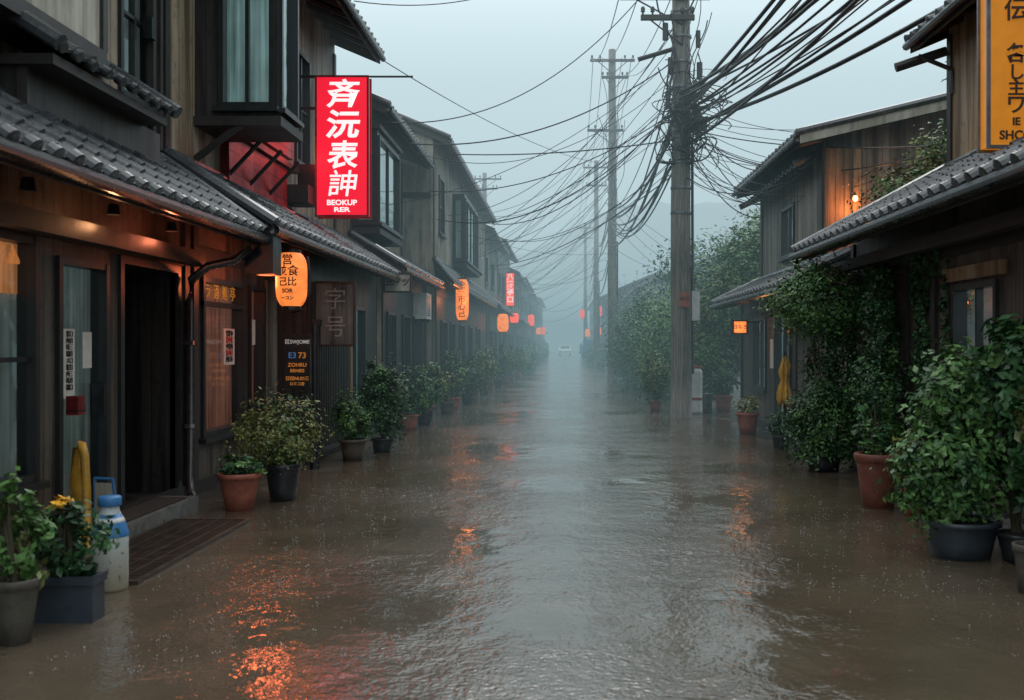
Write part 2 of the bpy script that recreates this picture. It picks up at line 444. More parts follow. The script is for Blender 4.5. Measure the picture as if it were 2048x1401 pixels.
pp = h.part('posters', 'paper')
pp.box(-3.725, -3.718, 7.38, 7.55, 1.10, 1.62); pp.box(-3.725, -3.718, 7.68, 7.82, 1.32, 1.6)
h.part('interior_lamp', 'warm').lathe((-3.76, 6.72, 2.05), [(0, .14), (.03, .13), (.07, .02), (.07, 0), (.0, .01)], 12)
h.part('window_curtain_lit', 'warm').box(-3.795, -3.785, 6.35, 6.88, 1.85, 2.2)
em = h.part('meter_box', 'metal'); em.box(-3.99, -3.9, 9.4, 9.5, 4.4, 4.6)
h.done()
for i in range(9):
    text('案内時間メ'[i % 5] + '口日三月'[i % 4], (-3.715, 7.465, 1.58 - i * .05), .05, M['ink'], h.e, '+x')

def plight(name, loc, col, e, r=.05, parent=None):
    l = bpy.data.lights.new(name, 'POINT'); l.energy = e; l.color = col; l.shadow_soft_size = r
    o = bpy.data.objects.new(name, l); S.collection.objects.link(o); o.location = loc
    if parent: o.parent = parent
    return o
plight('eave_spot', (-3.4, 7.5, 2.40), (1, .45, .2), 2.0, .04, h.e)
plight('eave_spot', (-3.4, 5.2, 2.40), (1, .45, .2), 2.0, .04, h.e)
plight('eave_spot', (-3.4, 8.6, 2.40), (1, .25, .12), 3.0, .04, h.e)

# ------------------------------------------------------------------ LEFT 2 (bay + red sign)
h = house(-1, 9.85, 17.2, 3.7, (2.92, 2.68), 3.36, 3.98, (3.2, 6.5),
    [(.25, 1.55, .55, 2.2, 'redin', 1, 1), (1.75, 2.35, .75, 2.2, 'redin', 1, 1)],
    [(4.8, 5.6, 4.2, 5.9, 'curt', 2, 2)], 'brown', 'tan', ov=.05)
h.part('transom', 'frame').box(-3.74, -3.66, 10.1, 11.4, 1.9, 1.95)
h.wall((-3.25, 12.75, 0), (0, 1, 0), (1, 0, 0), 4.4, 0, 2.8, [(2.15, 3.35, .5, 2.1, 'blind_glow', 2, 1)], 'black', 'projecting_front')
h.part('projecting_side', 'black').box(-3.7, -3.256, 12.72, 12.78, 0, 2.75)
sl = h.part('slat_screen', 'timber')
y = 12.85
while y < 14.7: sl.box(-3.25, -3.19, y, y + .045, .05, 1.75); y += .10
sl.box(-3.25, -3.175, 12.8, 14.75, 1.75, 1.83); sl.box(-3.25, -3.175, 12.8, 14.75, .08, .14)
h.part('orange_post', 'orangewood').box(-3.3, -3.17, 14.78, 14.88, 0, 2.3)
h.part('wall_grime_board', 'greywood').box(-3.7, -3.67, 12.25, 12.7, .14, 2.3)
by0, by1, bx0, bx1, bz0, bz1 = 10.7, 11.5, -3.98, -3.09, 3.95, 6.1
h.wall((bx0, by0, 0), (1, 0, 0), (0, -1, 0), bx1 - bx0, bz0, bz1, [(.26, .86, 4.05, 6.0, 'blind_glow', 2, 1)], 'black', 'bay_front')
h.wall((bx1, by0, 0), (0, 1, 0), (1, 0, 0), by1 - by0, bz0, bz1, [(.06, .74, 4.05, 6.0, 'blind_glow', 1, 1)], 'frame', 'bay_side')
b = h.part('bay_frame', 'timber')
b.box(bx0, bx1 + .05, by0 - .05, by1 + .05, bz0 - .1, bz0); b.box(bx0, bx1, by1, by1 + .04, bz0, bz1); b.box(bx0, bx1 + .05, by0 - .05, by1 + .05, bz1, bz1 + .1)
rp = h.part('red_fascia', 'redpanel'); rp.box(-3.97, -3.88, 11.5, 13.9, 3.35, 3.95); rp.box(-3.97, -3.9, 11.6, 14.3, 4.15, 5.6)
b.box(-3.97, -3.82, 11.45, 14.35, 3.96, 4.04); b.box(-3.97, -3.6, 13.95, 14.5, 3.5, 3.75)
for yy in (11.55, 12.3, 13.1): b.tube([(-3.97, yy, 3.4), (-3.5, yy, 3.9)], .025, 6)
b.tube([(-3.97, 10.7, 3.5), (-3.4, 10.7, 3.93)], .04, 6)
pp = h.part('posters', 'paper'); pp.box(-3.725, -3.718, 10.85, 11.2, 1.28, 1.68)
pp.box(-3.725, -3.718, 11.75, 11.95, 1.5, 1.8)
h.done()
for i in range(5):
    text('営業中案内日本'[i:i + 3], (-3.714, 11.02, 1.62 - i * .07), .075, M['redink'] if i % 2 else M['ink'], h.e, '+x')
wl = nosample(m_emis('window_lettering_yellow', (.7, .4, .05), .2))
for i, ch in enumerate('ラ酒処亭'): text(ch, (-3.70, 10.3 + i * .26, 2.05), .17, wl, h.e, '+x')

# ------------------------------------------------------------------ LEFT 3..
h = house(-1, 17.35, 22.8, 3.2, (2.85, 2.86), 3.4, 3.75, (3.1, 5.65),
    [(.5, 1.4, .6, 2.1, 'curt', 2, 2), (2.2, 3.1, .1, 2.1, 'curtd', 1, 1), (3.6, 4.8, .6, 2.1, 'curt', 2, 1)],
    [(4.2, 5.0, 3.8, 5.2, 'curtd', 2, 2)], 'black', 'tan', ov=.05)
h.wall((-3.3, 17.5, 0), (0, 1, 0), (1, 0, 0), 2.3, 3.55, 5.3, [(.06, 2.24, 3.65, 5.2, 'blind_glow', 2, 1)], 'frame', 'bay_side')
h.wall((-3.75, 17.5, 0), (1, 0, 0), (0, -1, 0), .45, 3.55, 5.3, [(.04, .41, 3.65, 5.2, 'blind_glow', 1, 1)], 'frame', 'bay_front')
b = h.part('bay_frame', 'timber'); b.box(-3.76, -3.24, 17.45, 19.86, 3.45, 3.55); b.box(-3.76, -3.24, 17.45, 19.86, 5.3, 5.38)
ac_unit(h, 3.2, 21.0, 2.05)
h.done()
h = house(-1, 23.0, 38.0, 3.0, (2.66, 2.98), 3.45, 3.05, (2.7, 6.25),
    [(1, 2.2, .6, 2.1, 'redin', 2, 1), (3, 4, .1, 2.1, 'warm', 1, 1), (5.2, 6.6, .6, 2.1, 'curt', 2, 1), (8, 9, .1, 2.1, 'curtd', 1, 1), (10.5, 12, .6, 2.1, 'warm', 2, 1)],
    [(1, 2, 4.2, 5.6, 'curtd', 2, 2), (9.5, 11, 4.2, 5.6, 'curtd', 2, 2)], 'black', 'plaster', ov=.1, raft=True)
h.wall((-2.72, 27, 0), (0, 1, 0), (1, 0, 0), 4, 3.7, 5.6, [(.1, 3.9, 3.8, 5.5, 'blind_glow', 4, 1)], 'frame', 'bay_side')
h.wall((-3.05, 27, 0), (1, 0, 0), (0, -1, 0), .33, 3.7, 5.6, [(.03, .3, 3.8, 5.5, 'curt', 1, 1)], 'frame', 'bay_front')
h.part('bay_frame', 'timber').box(-3.05, -2.66, 26.95, 31.05, 3.6, 3.7)
h.part('end_timbering', 'timber').box(-5.2, -3.1, 22.96, 22.999, 4.9, 5.02)
h.part('end_timbering', 'timber').box(-3.9, -3.78, 22.955, 22.995, 3.5, 6.3)
ac_unit(h, 3.05, 33, 3.9)
h.done()
rng = random.Random(5)
def far(sd, y0, y1, wx, ez, uz, m1, m2):
    o1 = []; a = .8
    while a < y1 - y0 - 2:
        o1.append((a, a + 1.2, .6, 2.1, rng.choice(['curt', 'curtd', 'warm', 'warmdim', 'curtd']), 2, 1)); a += rng.uniform(2, 3)
    o2 = []; a = 1
    while a < y1 - y0 - 2.2:
        o2.append((a, a + 1.5, 4, 5.1, rng.choice(['curt', 'curtd', 'blind_glow']), 2, 1)); a += rng.uniform(2.8, 4)
    h = house(sd, y0, y1, wx, (wx - .4, ez), ez + .45, wx + .25, (wx - .2, uz), o1, o2, m1, m2, detail=0, ov=.1, raft=False)
    h.done()
far(-1, 38.4, 47, 2.95, 3.0, 5.9, 'brown', 'plasterg')
far(-1, 47.4, 58, 3.0, 3.0, 6.4, 'black', 'brown')
far(-1, 58.4, 70, 2.9, 2.9, 5.7, 'brown', 'plaster')
far(-1, 70.4, 86, 2.9, 3.0, 6.1, 'black', 'plasterg')
far(-1, 86.4, 104, 2.8, 3.0, 5.8, 'brown', 'brown')
far(-1, 104.4, 130, 2.7, 3.0, 6.3, 'black', 'plasterg')
far(1, 58, 68, 4.2, 2.8, 4.7, 'brown', 'plasterg')
far(1, 69, 82, 3.6, 2.9, 5.2, 'black', 'brown')
far(1, 83, 100, 3.2, 2.9, 5.4, 'brown', 'plasterg')
far(1, 101, 130, 3.0, 2.9, 6.0, 'black', 'brown')
far(1, 40, 50, 6.8, 3.0, 5.4, 'greywood', 'greywood')

# ------------------------------------------------------------------ RIGHT 1
h = house(1, .5, 12.45, 3.6, (2.9, 2.64), 3.66, 4.8, (4.4, 5.35),
    [(7.75, 8.7, 1.1, 2.05, 'blind_glow', 2, 1), (3.5, 5.5, .6, 2.0, 'curtd', 2, 2)],
    [(5.0, 6.5, 4.0, 5.0, 'curt', 2, 1)], 'brown', 'orangewood', mend='black', ov=.25)
b = h.part('bracket', 'timber')
b.tube([(4.15, 12.5, 4.98), (4.75, 12.4, 5.16)], .06, 8); b.tube([(4.4, 12.4, 5.1), (4.78, 12.3, 4.9), (4.8, 12.3, 4.6)], .03, 6)
for yy in (9.6, 10.4, 11.2, 11.9): h.part('wall_battens', 'timber').box(3.56, 3.598, yy, yy + .1, .15, 2.3)
h.part('eave_lintel', 'timber').box(3.3, 3.42, .6, 12.3, 2.38, 2.5)
h.part('window_lintel', 'orangewood').box(3.54, 3.6, 8.1, 9.35, 2.08, 2.2)
h.part('downpipe', 'gutter', True).tube([(2.85, 12.3, 2.56), (2.87, 12.3, 2.42), (3.1, 12.34, 2.3), (3.52, 12.36, 2.2), (3.54, 12.38, 1.9), (3.54, 12.38, .1)], .04, 8)
h.part('plinth', 'stone').box(3.2, 3.6, 6.5, 10.2, 0, .1)
h.done()

# RIGHT 2
h = house(1, 15.2, 20.0, 3.55, (3.0, 2.3), 2.75, 3.95, (3.5, 4.62),
    [(.4, 1.6, .1, 2.0, 'curtd', 2, 1), (2.3, 3.5, .7, 2.0, 'warmdim', 2, 1)],
    [(1.9, 2.9, 3.05, 3.95, 'curt', 2, 1)], 'brown', 'greywood', slope=.24, depth=9.5, ov=.35, gpent=(1.5, 0))
h.part('lit_cedar_panel', 'orangewood').box(3.96, 4.5, 15.13, 15.195, 2.9, 4.5)
h.part('annex_wall', 'greywood').box(3.75, 3.8, 13.2, 15.19, 0, 2.4)
mb = h.part('rake_fascia', 'cream')
mb.quad([(3.5, 14.83, 4.50), (3.5, 14.83, 4.66), (8.7, 14.83, 5.9), (8.7, 14.83, 5.72)])
tile_roof(h.part('roof_tiles', 'tile'), 15.4, 20.2, (3.6, 4.25), (3.96, 4.42), .28, .3, .04, 4, False)
lb = h.part('wall_lamp', 'steel'); lb.tube([(4.35, 15.12, 3.72), (4.35, 14.95, 3.78), (4.33, 14.85, 3.72)], .02, 6)
h.part('posters', 'paper').box(3.54, 3.548, 16.9, 17.2, 1.1, 1.6)
h.done()
mb = MB(); mb.lathe((4.33, 14.85, 3.66), [(0, .07), (.03, .06), (.042, .02), (.025, -.01), (0, -.02)], 12)
mb.build('lamp_bulb', m_emis('warm_bulb', (1, .5, .22), 4), h.e, True)
plight('wall_lamp_light', (4.33, 14.8, 3.55), (1, .33, .10), 16, .05, h.e)
an = empty('tv_antenna'); mb = MB(); mb.tube([(7.6, 19, 4.9), (7.6, 19, 8.6)], .025, 6)
mb.tube([(7.2, 19, 6.55), (7.9, 19, 6.75)], .012, 5); mb.tube([(7.25, 19, 6.9), (7.85, 18.9, 6.9)], .012, 5)
for i in range(5): mb.tube([(7.25 + i * .15, 18.8, 6.57 + i * .043), (7.25 + i * .15, 19.2, 6.57 + i * .043)], .008, 4)
mb.build('mast', M['steel'], an)

# ------------------------------------------------------------------ SIGNS
M['signred'] = m_emis('lit_red_sign', (.76, .006, .03), 1.15, .06, (.2, .01, .01))
M['signwhite'] = nosample(m_emis('lit_white_lettering', (1, .86, .86), .95))
def box_sign(name, x0, x1, y, th, z0, z1, mface, medge='metal'):
    e = empty(name); mb = MB(); mb.box(x0, x1, y, y + th, z0, z1); mb.build('lightbox', mface, e)
    fr = MB(); f = .022
    for yy0 in (y - .012, y + th - .01):
        fr.box(x0 - f, x0 + .006, yy0, yy0 + .022, z0 - f, z1 + f); fr.box(x1 - .006, x1 + f, yy0, yy0 + .022, z0 - f, z1 + f)
        fr.box(x0 + .007, x1 - .007, yy0, yy0 + .021, z1 - .006, z1 + f); fr.box(x0 + .007, x1 - .007, yy0, yy0 + .021, z0 - f, z0 + .006)
    fr.build('frame', M[medge], e); return e
e = box_sign('red_vertical_shop_sign', -3.57, -2.84, 14.3, .2, 3.36, 5.35, M['signred'], 'redpanel')
for ch, z, s_, sx_, off_ in (('斉', 5.08, .42, 1.12, .008), ('沅', 4.64, .42, 1.15, .011), ('表', 4.20, .42, 1.05, .009), ('訷', 3.79, .40, 1.1, .003)):
    text(ch, (-3.205, 14.29, z), s_, M['signwhite'], e, off=off_, sx=sx_, tilt=.12)
text('BEOKUP', (-3.205, 14.29, 3.54), .105, M['signwhite'], e, off=.003, sx=1.1)
text('RER', (-3.205, 14.29, 3.44), .09, M['signwhite'], e, off=.003, sx=1.5)
mb = MB()
for z in (5.38, 4.92, 3.75): mb.tube([(-3.97, 14.4, z), (-3.5, 14.4, z)], .022, 6)
mb.tube([(-3.5, 14.4, 5.38), (-2.2, 14.4, 5.38)], .015, 6)
mb.box(-3.85, -3.6, 14.33, 14.5, 3.75, 4.1)
mb.build('brackets', M['metal'], e)
plight('sign_glow', (-3.6, 13.9, 4.2), (1, .06, .05), 7, .15, e)

M['signor'] = m_emis('lit_orange_sign', (.80, .27, .02), .5, .2, (.35, .13, .01))
M['brownink'] = m_simple('sign_dark_brown', (.05, .022, .01), .5, .1)
e = box_sign('orange_vertical_shop_sign', 3.41, 3.92, 8.0, .18, 3.1, 5.1, M['signor'], 'steel')
for ch, z, s_ in (('伝', 4.18, .20), ('各', 3.83, .165), ('し', 3.68, .14), ('主', 3.555, .14), ('ワ', 3.42, .17), ('IE', 3.29, .085), ('SHCO', 3.18, .10)):
    text(ch, (3.62, 7.985, z), s_, M['brownink'], e, off=.003)
mb = MB()
for z in (3.5, 4.8): mb.tube([(3.9, 8.09, z), (4.8, 8.09, z)], .03, 6)
mb.build('brackets', M['metal'], e)

M['lan'] = m_emis('lit_orange_paper', (1, .26, .06), 1.3, .45)
M['lanhot'] = m_emis('lit_orange_paper_bright', (1, .25, .05), 1.25, .4, (.3, .12, .04))
M['lanred'] = m_emis('lit_red_paper', (1, .10, .05), 1.4, .2)
def lantern(x, y, z0, z1, r, chars, mat='lanhot', top=None, cyl=False):
    e = empty('paper_lantern'); H = z1 - z0; mb = MB(); prof = []
    N = 44
    for i in range(N + 1):
        q = i / N; a = q * 2 - 1
        rr = r * (1 - abs(a) ** (6 if cyl else 4.5) * .42); rr += .0035 * math.cos(i * math.pi)
        prof.append((rr, q * H))
    mb.lathe((x, y, z0), prof, 28); mb.build('paper_body', M[mat], e, True)
    k = MB()
    for zz in (z0 - .03, z1 - .005): k.lathe((x, y, zz), [(0, 0), (r * .62, 0), (r * .62, .035), (0, .035)], 20)
    k.tube([(x, y, z1 + .03), (x, y, top or z1 + .2)], .008, 5)
    k.build('rings', M['frame'], e)
    for ch, zf, s_ in chars: text(ch, (x, y, z0 + H * zf), s_, M['ink'], e, bend=r + .004, off=.002, ext=.001)
    return e
e = lantern(-2.94, 10.7, 1.91, 2.49, .165, (('営', .84, .12), ('並食', .64, .12), ('己比', .44, .10), ('SOR', .28, .06), ('ーコン', .15, .045)), top=2.64)
mb = MB(); mb.tube([(-2.77, 10.7, 2.45), (-2.745, 10.7, 2.3), (-2.745, 10.7, 2.05), (-2.80, 10.7, 1.88), (-2.94, 10.7, 1.84)], .012, 6); mb.build('side_bracket', M['metal'], e)
plight('lantern_glow', (-3.2, 10.7, 2.2), (1, .18, .06), 11, .1, e)
e = lantern(-2.6, 25.2, 2.12, 3.16, .165, (('企', .85, .2), ('三', .68, .2), ('市', .5, .2), ('心', .32, .2), ('己', .15, .2)), 'lanhot', 3.3, True)
plight('lantern_glow', (-2.45, 24.9, 2.6), (1, .28, .09), 7, .1, e)
for (x, y, zz, s_, m_) in ((-2.55, 50, 2.6, .5, 'lanred'), (-2.35, 69, 2.8, .8, 'lanred'), (-2.3, 86, 2.4, .6, 'lan'), (-2.4, 38.5, 2.0, .7, 'lanhot'), (2.9, 84, 3.9, .9, 'lanred'), (1.55, 90, 3.9, .8, 'lanred'), (2.0, 88, 2.2, .7, 'lan'), (2.4, 72, 2.2, .6, 'lan'), (-2.2, 100, 2.5, .8, 'lanred')):
    lantern(x, y, zz, zz + s_, .22, (), m_, zz + s_ + .5)
e = box_sign('red_vertical_shop_sign', -2.96, -2.55, 50, .15, 3.46, 5.1, M['lanred'], 'metal')
for i, ch in enumerate('八酒亭口'): text(ch, (-2.755, 49.98, 4.9 - i * .38), .36, M['signwhite'], e, off=.006)
mb = MB(); mb.tube([(-3.1, 50.07, 4.9), (-2.9, 50.07, 4.9)], .02, 5); mb.tube([(-3.1, 50.07, 3.7), (-2.9, 50.07, 3.7)], .02, 5); mb.build('brackets', M['metal'], e)
e = box_sign('lit_shop_sign', 2.98, 3.21, 17.6, .08, 1.71, 1.92, M['lanhot'], 'metal')
text('日なろ', (3.095, 17.59, 1.815), .085, M['ink'], e, off=.001)
mb = MB(); mb.tube([(3.2, 17.64, 1.9), (3.56, 17.64, 1.9)], .012, 5); mb.build('bracket', M['metal'], e)
plight('sign_glow', (3.1, 17.45, 1.8), (1, .35, .12), 2, .08, e)
e = box_sign('eave_name_board', -3.1, -2.66, 17.1, .04, 2.42, 2.72, M['cream'], 'timber')
text('三・ツ', (-2.88, 17.09, 2.57), .14, M['ink'], e, off=.004)
mb = MB(); mb.tube([(-2.98, 17.12, 2.72), (-2.98, 17.12, 2.9)], .008, 5); mb.tube([(-2.78, 17.12, 2.72), (-2.78, 17.12, 2.9)], .008, 5); mb.build('hangers', M['metal'], e)
e = box_sign('weathered_shop_board', -3.27, -2.76, 13.0, .04, 1.5, 2.31, m_plaster('weathered_board', (.08, .07, .066), (.30, .27, .24)), 'timber')
M['faded'] = m_plaster('faded_paint', (.20, .18, .165), (.34, .31, .28))
for i, ch in enumerate('字号'): text(ch, (-3.0, 12.994, 2.08 - i * .36), .30, M['faded'], e, off=.0, ext=.002)
e = empty('menu_board'); mb = MB(); mb.box(-3.4, -3.1, 12.1, 12.16, .98, 1.6); mb.box(-3.38, -3.34, 12.11, 12.15, 0, .98); mb.box(-3.16, -3.12, 12.11, 12.15, 0, .98)
mb.box(-3.42, -3.08, 12.08, 12.17, 1.6, 1.64)
for i in range(1, 4): mb.box(-3.39, -3.11, 12.085, 12.1, .98 + i * .155, .99 + i * .155)
mb.build('board', M['frame'], e)
om = nosample(m_emis('menu_orange', (.8, .3, .06), .3)); wm = nosample(m_emis('menu_white', (.6, .6, .58), .3)); bm = nosample(m_emis('menu_blue', (.1, .25, .55), .3))
for st, x, z, sz, mt in (('区SWJOME', -3.25, 1.535, .062, wm), ('E3', -3.31, 1.37, .10, bm), ('73', -3.19, 1.37, .10, om), ('ZOHRU', -3.25, 1.255, .065, om), ('BRNIES', -3.25, 1.185, .055, om), ('日田NUD三', -3.25, 1.09, .055, om), ('ロミコ言', -3.25, 1.025, .045, om)):
    text(st, (x, 12.08, z), sz, mt, e, off=.001)
mb = MB(); mb.tube([(-3.02, 12.0, .0), (-3.02, 12.0, 1.75)], .03, 8); mb.tube([(-3.02, 12, 0), (-3.02, 12, .14)], .06, 8)
mb.build('post', M['metal'], e)

# ------------------------------------------------------------------ POLES
def utility_pole(x, y, H, r0, r1, arms, extras=True):
    e = empty('utility_pole'); mb = MB()
    n = 12; mb.tube([(x + .01 * math.sin(i), y, H * i / n) for i in range(n + 1)], [r0 + (r1 - r0) * i / n for i in range(n + 1)], 18)
    mb.build('shaft', M['pole'], e, True)
    k = MB()
    for z, w, o_ in arms:
        k.box(x - w / 2 + o_, x + w / 2 + o_, y - r1 - .1, y - r1 - .002, z - .05, z + .05)
        k.tube([(x - w * .32 + o_, y - r1 - .05, z - .05), (x, y - r1 - .02, z - .55)], .018, 5); k.tube([(x + w * .32 + o_, y - r1 - .05, z - .05), (x, y - r1 - .02, z - .55)], .018, 5)
    k.build('crossarms', M['timber'], e)
    q = MB()
    for z, w, o_ in arms:
        for s_ in (-.46, -.28, .28, .46):
            q.lathe((x + w * s_ + o_, y - r1 - .05, z + .05), [(0, 0), (.02, 0), (.02, .06), (.05, .07), (.035, .1), (.05, .12), (.03, .17), (0, .18)], 10)
    q.build('insulators', M['stonepot'], e, True)
    if extras:
        b = MB()
        for i in range(9): b.lathe((x, y, 4.2 + i * .52), [(r0 * .93, 0), (r0 * .98, 0), (r0 * .98, .045), (r0 * .93, .045)], 18)
        for i in range(6): b.tube([(x - r1 * .9, y, 5 + i * .6), (x - r1 - .16, y, 5 + i * .6)], .012, 5)
        b.build('bands', M['steel'], e)
        b = MB(); b.tube([(x + r0 + .015, y - .05, 0.9), (x + r0 + .0, y - .05, 5.8)], .03, 8); b.build('conduit', M['metal'], e, True)
    return e
P1 = (2.4, 20.6); P2 = (1.97, 41.5); P3 = (2.1, 67); P4 = (2.0, 98)
e = utility_pole(*P1, 10.4, .225, .17, [(8.62, 1.85, -.35), (8.2, 1.1, -.3), (9.6, 1.8, 0)])
mb = MB(); mb.box(2.6, 2.75, 20.32, 20.45, 2.0, 2.6); mb.build('meter_box', M['white'], e)
mb = MB(); mb.box(2.33, 2.55, 20.36, 20.38, 2.27, 2.58); mb.build('notice_plate', M['terra'], e)
text('亭ヨ', (2.44, 20.355, 2.43), .1, M['ink'], e)
mb = MB()
for (dx, z, r_) in ((-.35, 7.9, .06), (.32, 7.75, .05), (-.25, 7.2, .05), (.35, 7.1, .06), (.3, 6.2, .09), (-.3, 6.5, .05)):
    mb.tube([(2.4 + dx, 20.35, z - .17), (2.4 + dx, 20.35, z + .17)], r_, 10)
mb.tube([(1.5, 20.4, 7.35), (2.25, 20.5, 7.6)], .05, 8); mb.box(2.6, 2.9, 20.3, 20.5, 5.9, 6.15)
mb.build('splice_closures', M['metal'], e)
utility_pole(*P2, 13.8, .21, .15, [(13.3, 1.85, 0), (10.4, 1.5, -.3), (12.6, 1.1, .1)])
utility_pole(*P3, 13.9, .20, .14, [(13.4, 1.8, 0), (12.2, 1.4, 0)])
utility_pole(*P4, 13.5, .2, .14, [(13, 1.8, 0), (12, 1.4, 0)], False)
utility_pole(-5.0, 62, 12.2, .18, .13, [(11.8, 1.7, .2), (11.2, 1.2, .2)], False)

# ------------------------------------------------------------------ WIRES
def sagline(p0, p1, s, n=22):
    p0, p1 = Vector(p0), Vector(p1); out = []
    for i in range(n + 1):
        t = i / n; p = p0.lerp(p1, t); p.z -= s * 4 * t * (1 - t); out.append(p)
    return out
def curve_obj(name, lines, r, mat='cable'):
    c = bpy.data.curves.new(name, 'CURVE'); c.dimensions = '3D'; c.bevel_depth = 1; c.bevel_resolution = 1
    for pts, rr in lines:
        sp = c.splines.new('POLY'); sp.points.add(len(pts) - 1)
        for i, p in enumerate(pts): sp.points[i].co = (p[0], p[1], p[2], 1); sp.points[i].radius = rr
    c.materials.append(M[mat]); o = bpy.data.objects.new(name, c); S.collection.objects.link(o); return o
W = random.Random(3)
L = []
for i in range(19):
    f = i / 18
    z0 = W.uniform(5.6, 6.7)
    xe = 3.9 + f * 3.9 + W.uniform(-.35, .35)
    L.append((sagline((2.4 + W.uniform(-.1, .2), 20.5, z0), (xe, -2, W.uniform(7.2, 8.2)), W.uniform(.4, 1.05), 26), W.choice([.012, .016, .02, .028, .034])))
for i in range(12):
    L.append((sagline((2.25 + W.uniform(-.1, .1), 20.7, W.uniform(4.9, 7.4)), (1.9, 41.4, W.uniform(5.6, 7.6)), W.uniform(.4, 1.3)), W.choice([.014, .02, .03])))
for A, B in ((P2, P3), (P3, P4)):
    for i in range(7):
        L.append((sagline((A[0], A[1], W.uniform(5.5, 9)), (B[0], B[1], W.uniform(5.5, 9)), W.uniform(.5, 1.4)), W.choice([.018, .026])))
    for dx in (-.8, -.4, .4, .8):
        L.append((sagline((A[0] + dx, A[1], 13.45), (B[0] + dx, B[1], 13.5), .7), .014))
for dx in (-.9, -.5, .2, .55): L.append((sagline((2.05 + dx, 20.4, 8.8), (1.97 + dx, 41.3, 13.4 if dx < 0 else 12.7), .6), .012))
for dx in (-.9, -.5, .2, .55): L.append((sagline((2.05 + dx, 20.4, 8.8), (3 + dx * 1.5, -3, 10.5), .5), .012))
curve_obj('power_cables', L, 1)
T = []
def tw(p0, p1, s, r=.009): T.append((sagline(p0, p1, s), r))
tw((2.25, 20.5, 7.35), (-3.1, 19.5, 5.45), .55, .014)
tw((2.25, 20.5, 5.72), (-2.75, 23.2, 5.95), .12, .014)
tw((1.5, 20.5, 8.6), (-3.2, 17.4, 5.4), .75, .011)
tw((-3.2, 17.2, 6.45), (1.9, 41.3, 9.0), .4, .009)
tw((-3.5, 16.5, 7.2), (1.2, 20.4, 10.1), .6)
tw((2.25, 20.5, 6.3), (-3.0, 22, 4.9), .5, .011)
for i in range(38):
    A = W.choice([P1, P1, P2, P2, P3]); z = W.uniform(4.7, 8.2)
    y = A[1] + W.uniform(-3, 22)
    xl = -3.0 - (.7 if y < 22.8 else 0)
    tw((A[0] - .15, A[1], z), (xl, y, W.uniform(4.0, 5.9)), W.uniform(.15, 1.1), W.choice([.007, .009, .012]))
for i in range(10):
    A = W.choice([P2, P3]); tw((A[0], A[1], W.uniform(7, 12.5)), (-3, A[1] + W.uniform(-12, 8), W.uniform(5.5, 6.3)), W.uniform(.3, 1.5))
for i in range(18):
    z = W.uniform(4.9, 6.6); y = W.uniform(12.5, 19.5)
    tw((2.5, 20.5, z), (3.9 if y > 15 else W.uniform(4.4, 5.2), y, W.uniform(3.9, 4.6)), W.uniform(.1, .75), W.choice([.006, .008, .011]))
for i in range(6):
    tw((2.5, 20.5, W.uniform(5.5, 7)), (7 + i * .2, 14.9, 5.6), W.uniform(.5, 1.2), .007)
for i in range(5): tw((2.0, 41.4, W.uniform(5.5, 8)), (6.6, 40.5, W.uniform(4, 5.5)), W.uniform(.3, 1.1))
for i in range(46):
    cx, cz = 2.4 + W.uniform(-.2, .5), W.uniform(5.3, 7.0); a = W.uniform(.12, .5); b_ = W.uniform(.1, .4); ph = W.uniform(0, 6); tl = W.uniform(-.8, .8)
    pts = [Vector((cx + a * math.cos(ph + t * .35) * (1 + .15 * math.sin(t)), 20.6 - .25 + .22 * math.sin(ph * 2 + t * .3), cz + b_ * math.sin(ph + t * .35) + tl * a * math.cos(ph + t * .35) * .4)) for t in range(W.randint(12, 22))]
    T.append((pts, W.choice([.006, .008, .011, .015])))
for i in range(16):
    x0 = 2.4 + W.choice([-1, 1]) * W.uniform(.12, .5); za = W.uniform(6.5, 8.6); zb = W.uniform(5.2, 6.4)
    pts = [Vector((x0 + (2.4 - x0) * t / 12 * .7 + .12 * math.sin(t * .6 + i), 20.3 + .05 * math.sin(t), za + (zb - za) * t / 12)) for t in range(13)]
    T.append((pts, W.choice([.009, .013, .018])))
for i in range(8):
    x0 = 1.97 + W.choice([-1, 1]) * W.uniform(.12, .8); za = W.uniform(10, 13); zb = W.uniform(6, 9)
    T.append(([Vector((x0 + (1.97 - x0) * t / 12 + .1 * math.sin(t * .7 + i), 41.2, za + (zb - za) * t / 12)) for t in range(13)], .014))
curve_obj('telephone_wires', T, 1)

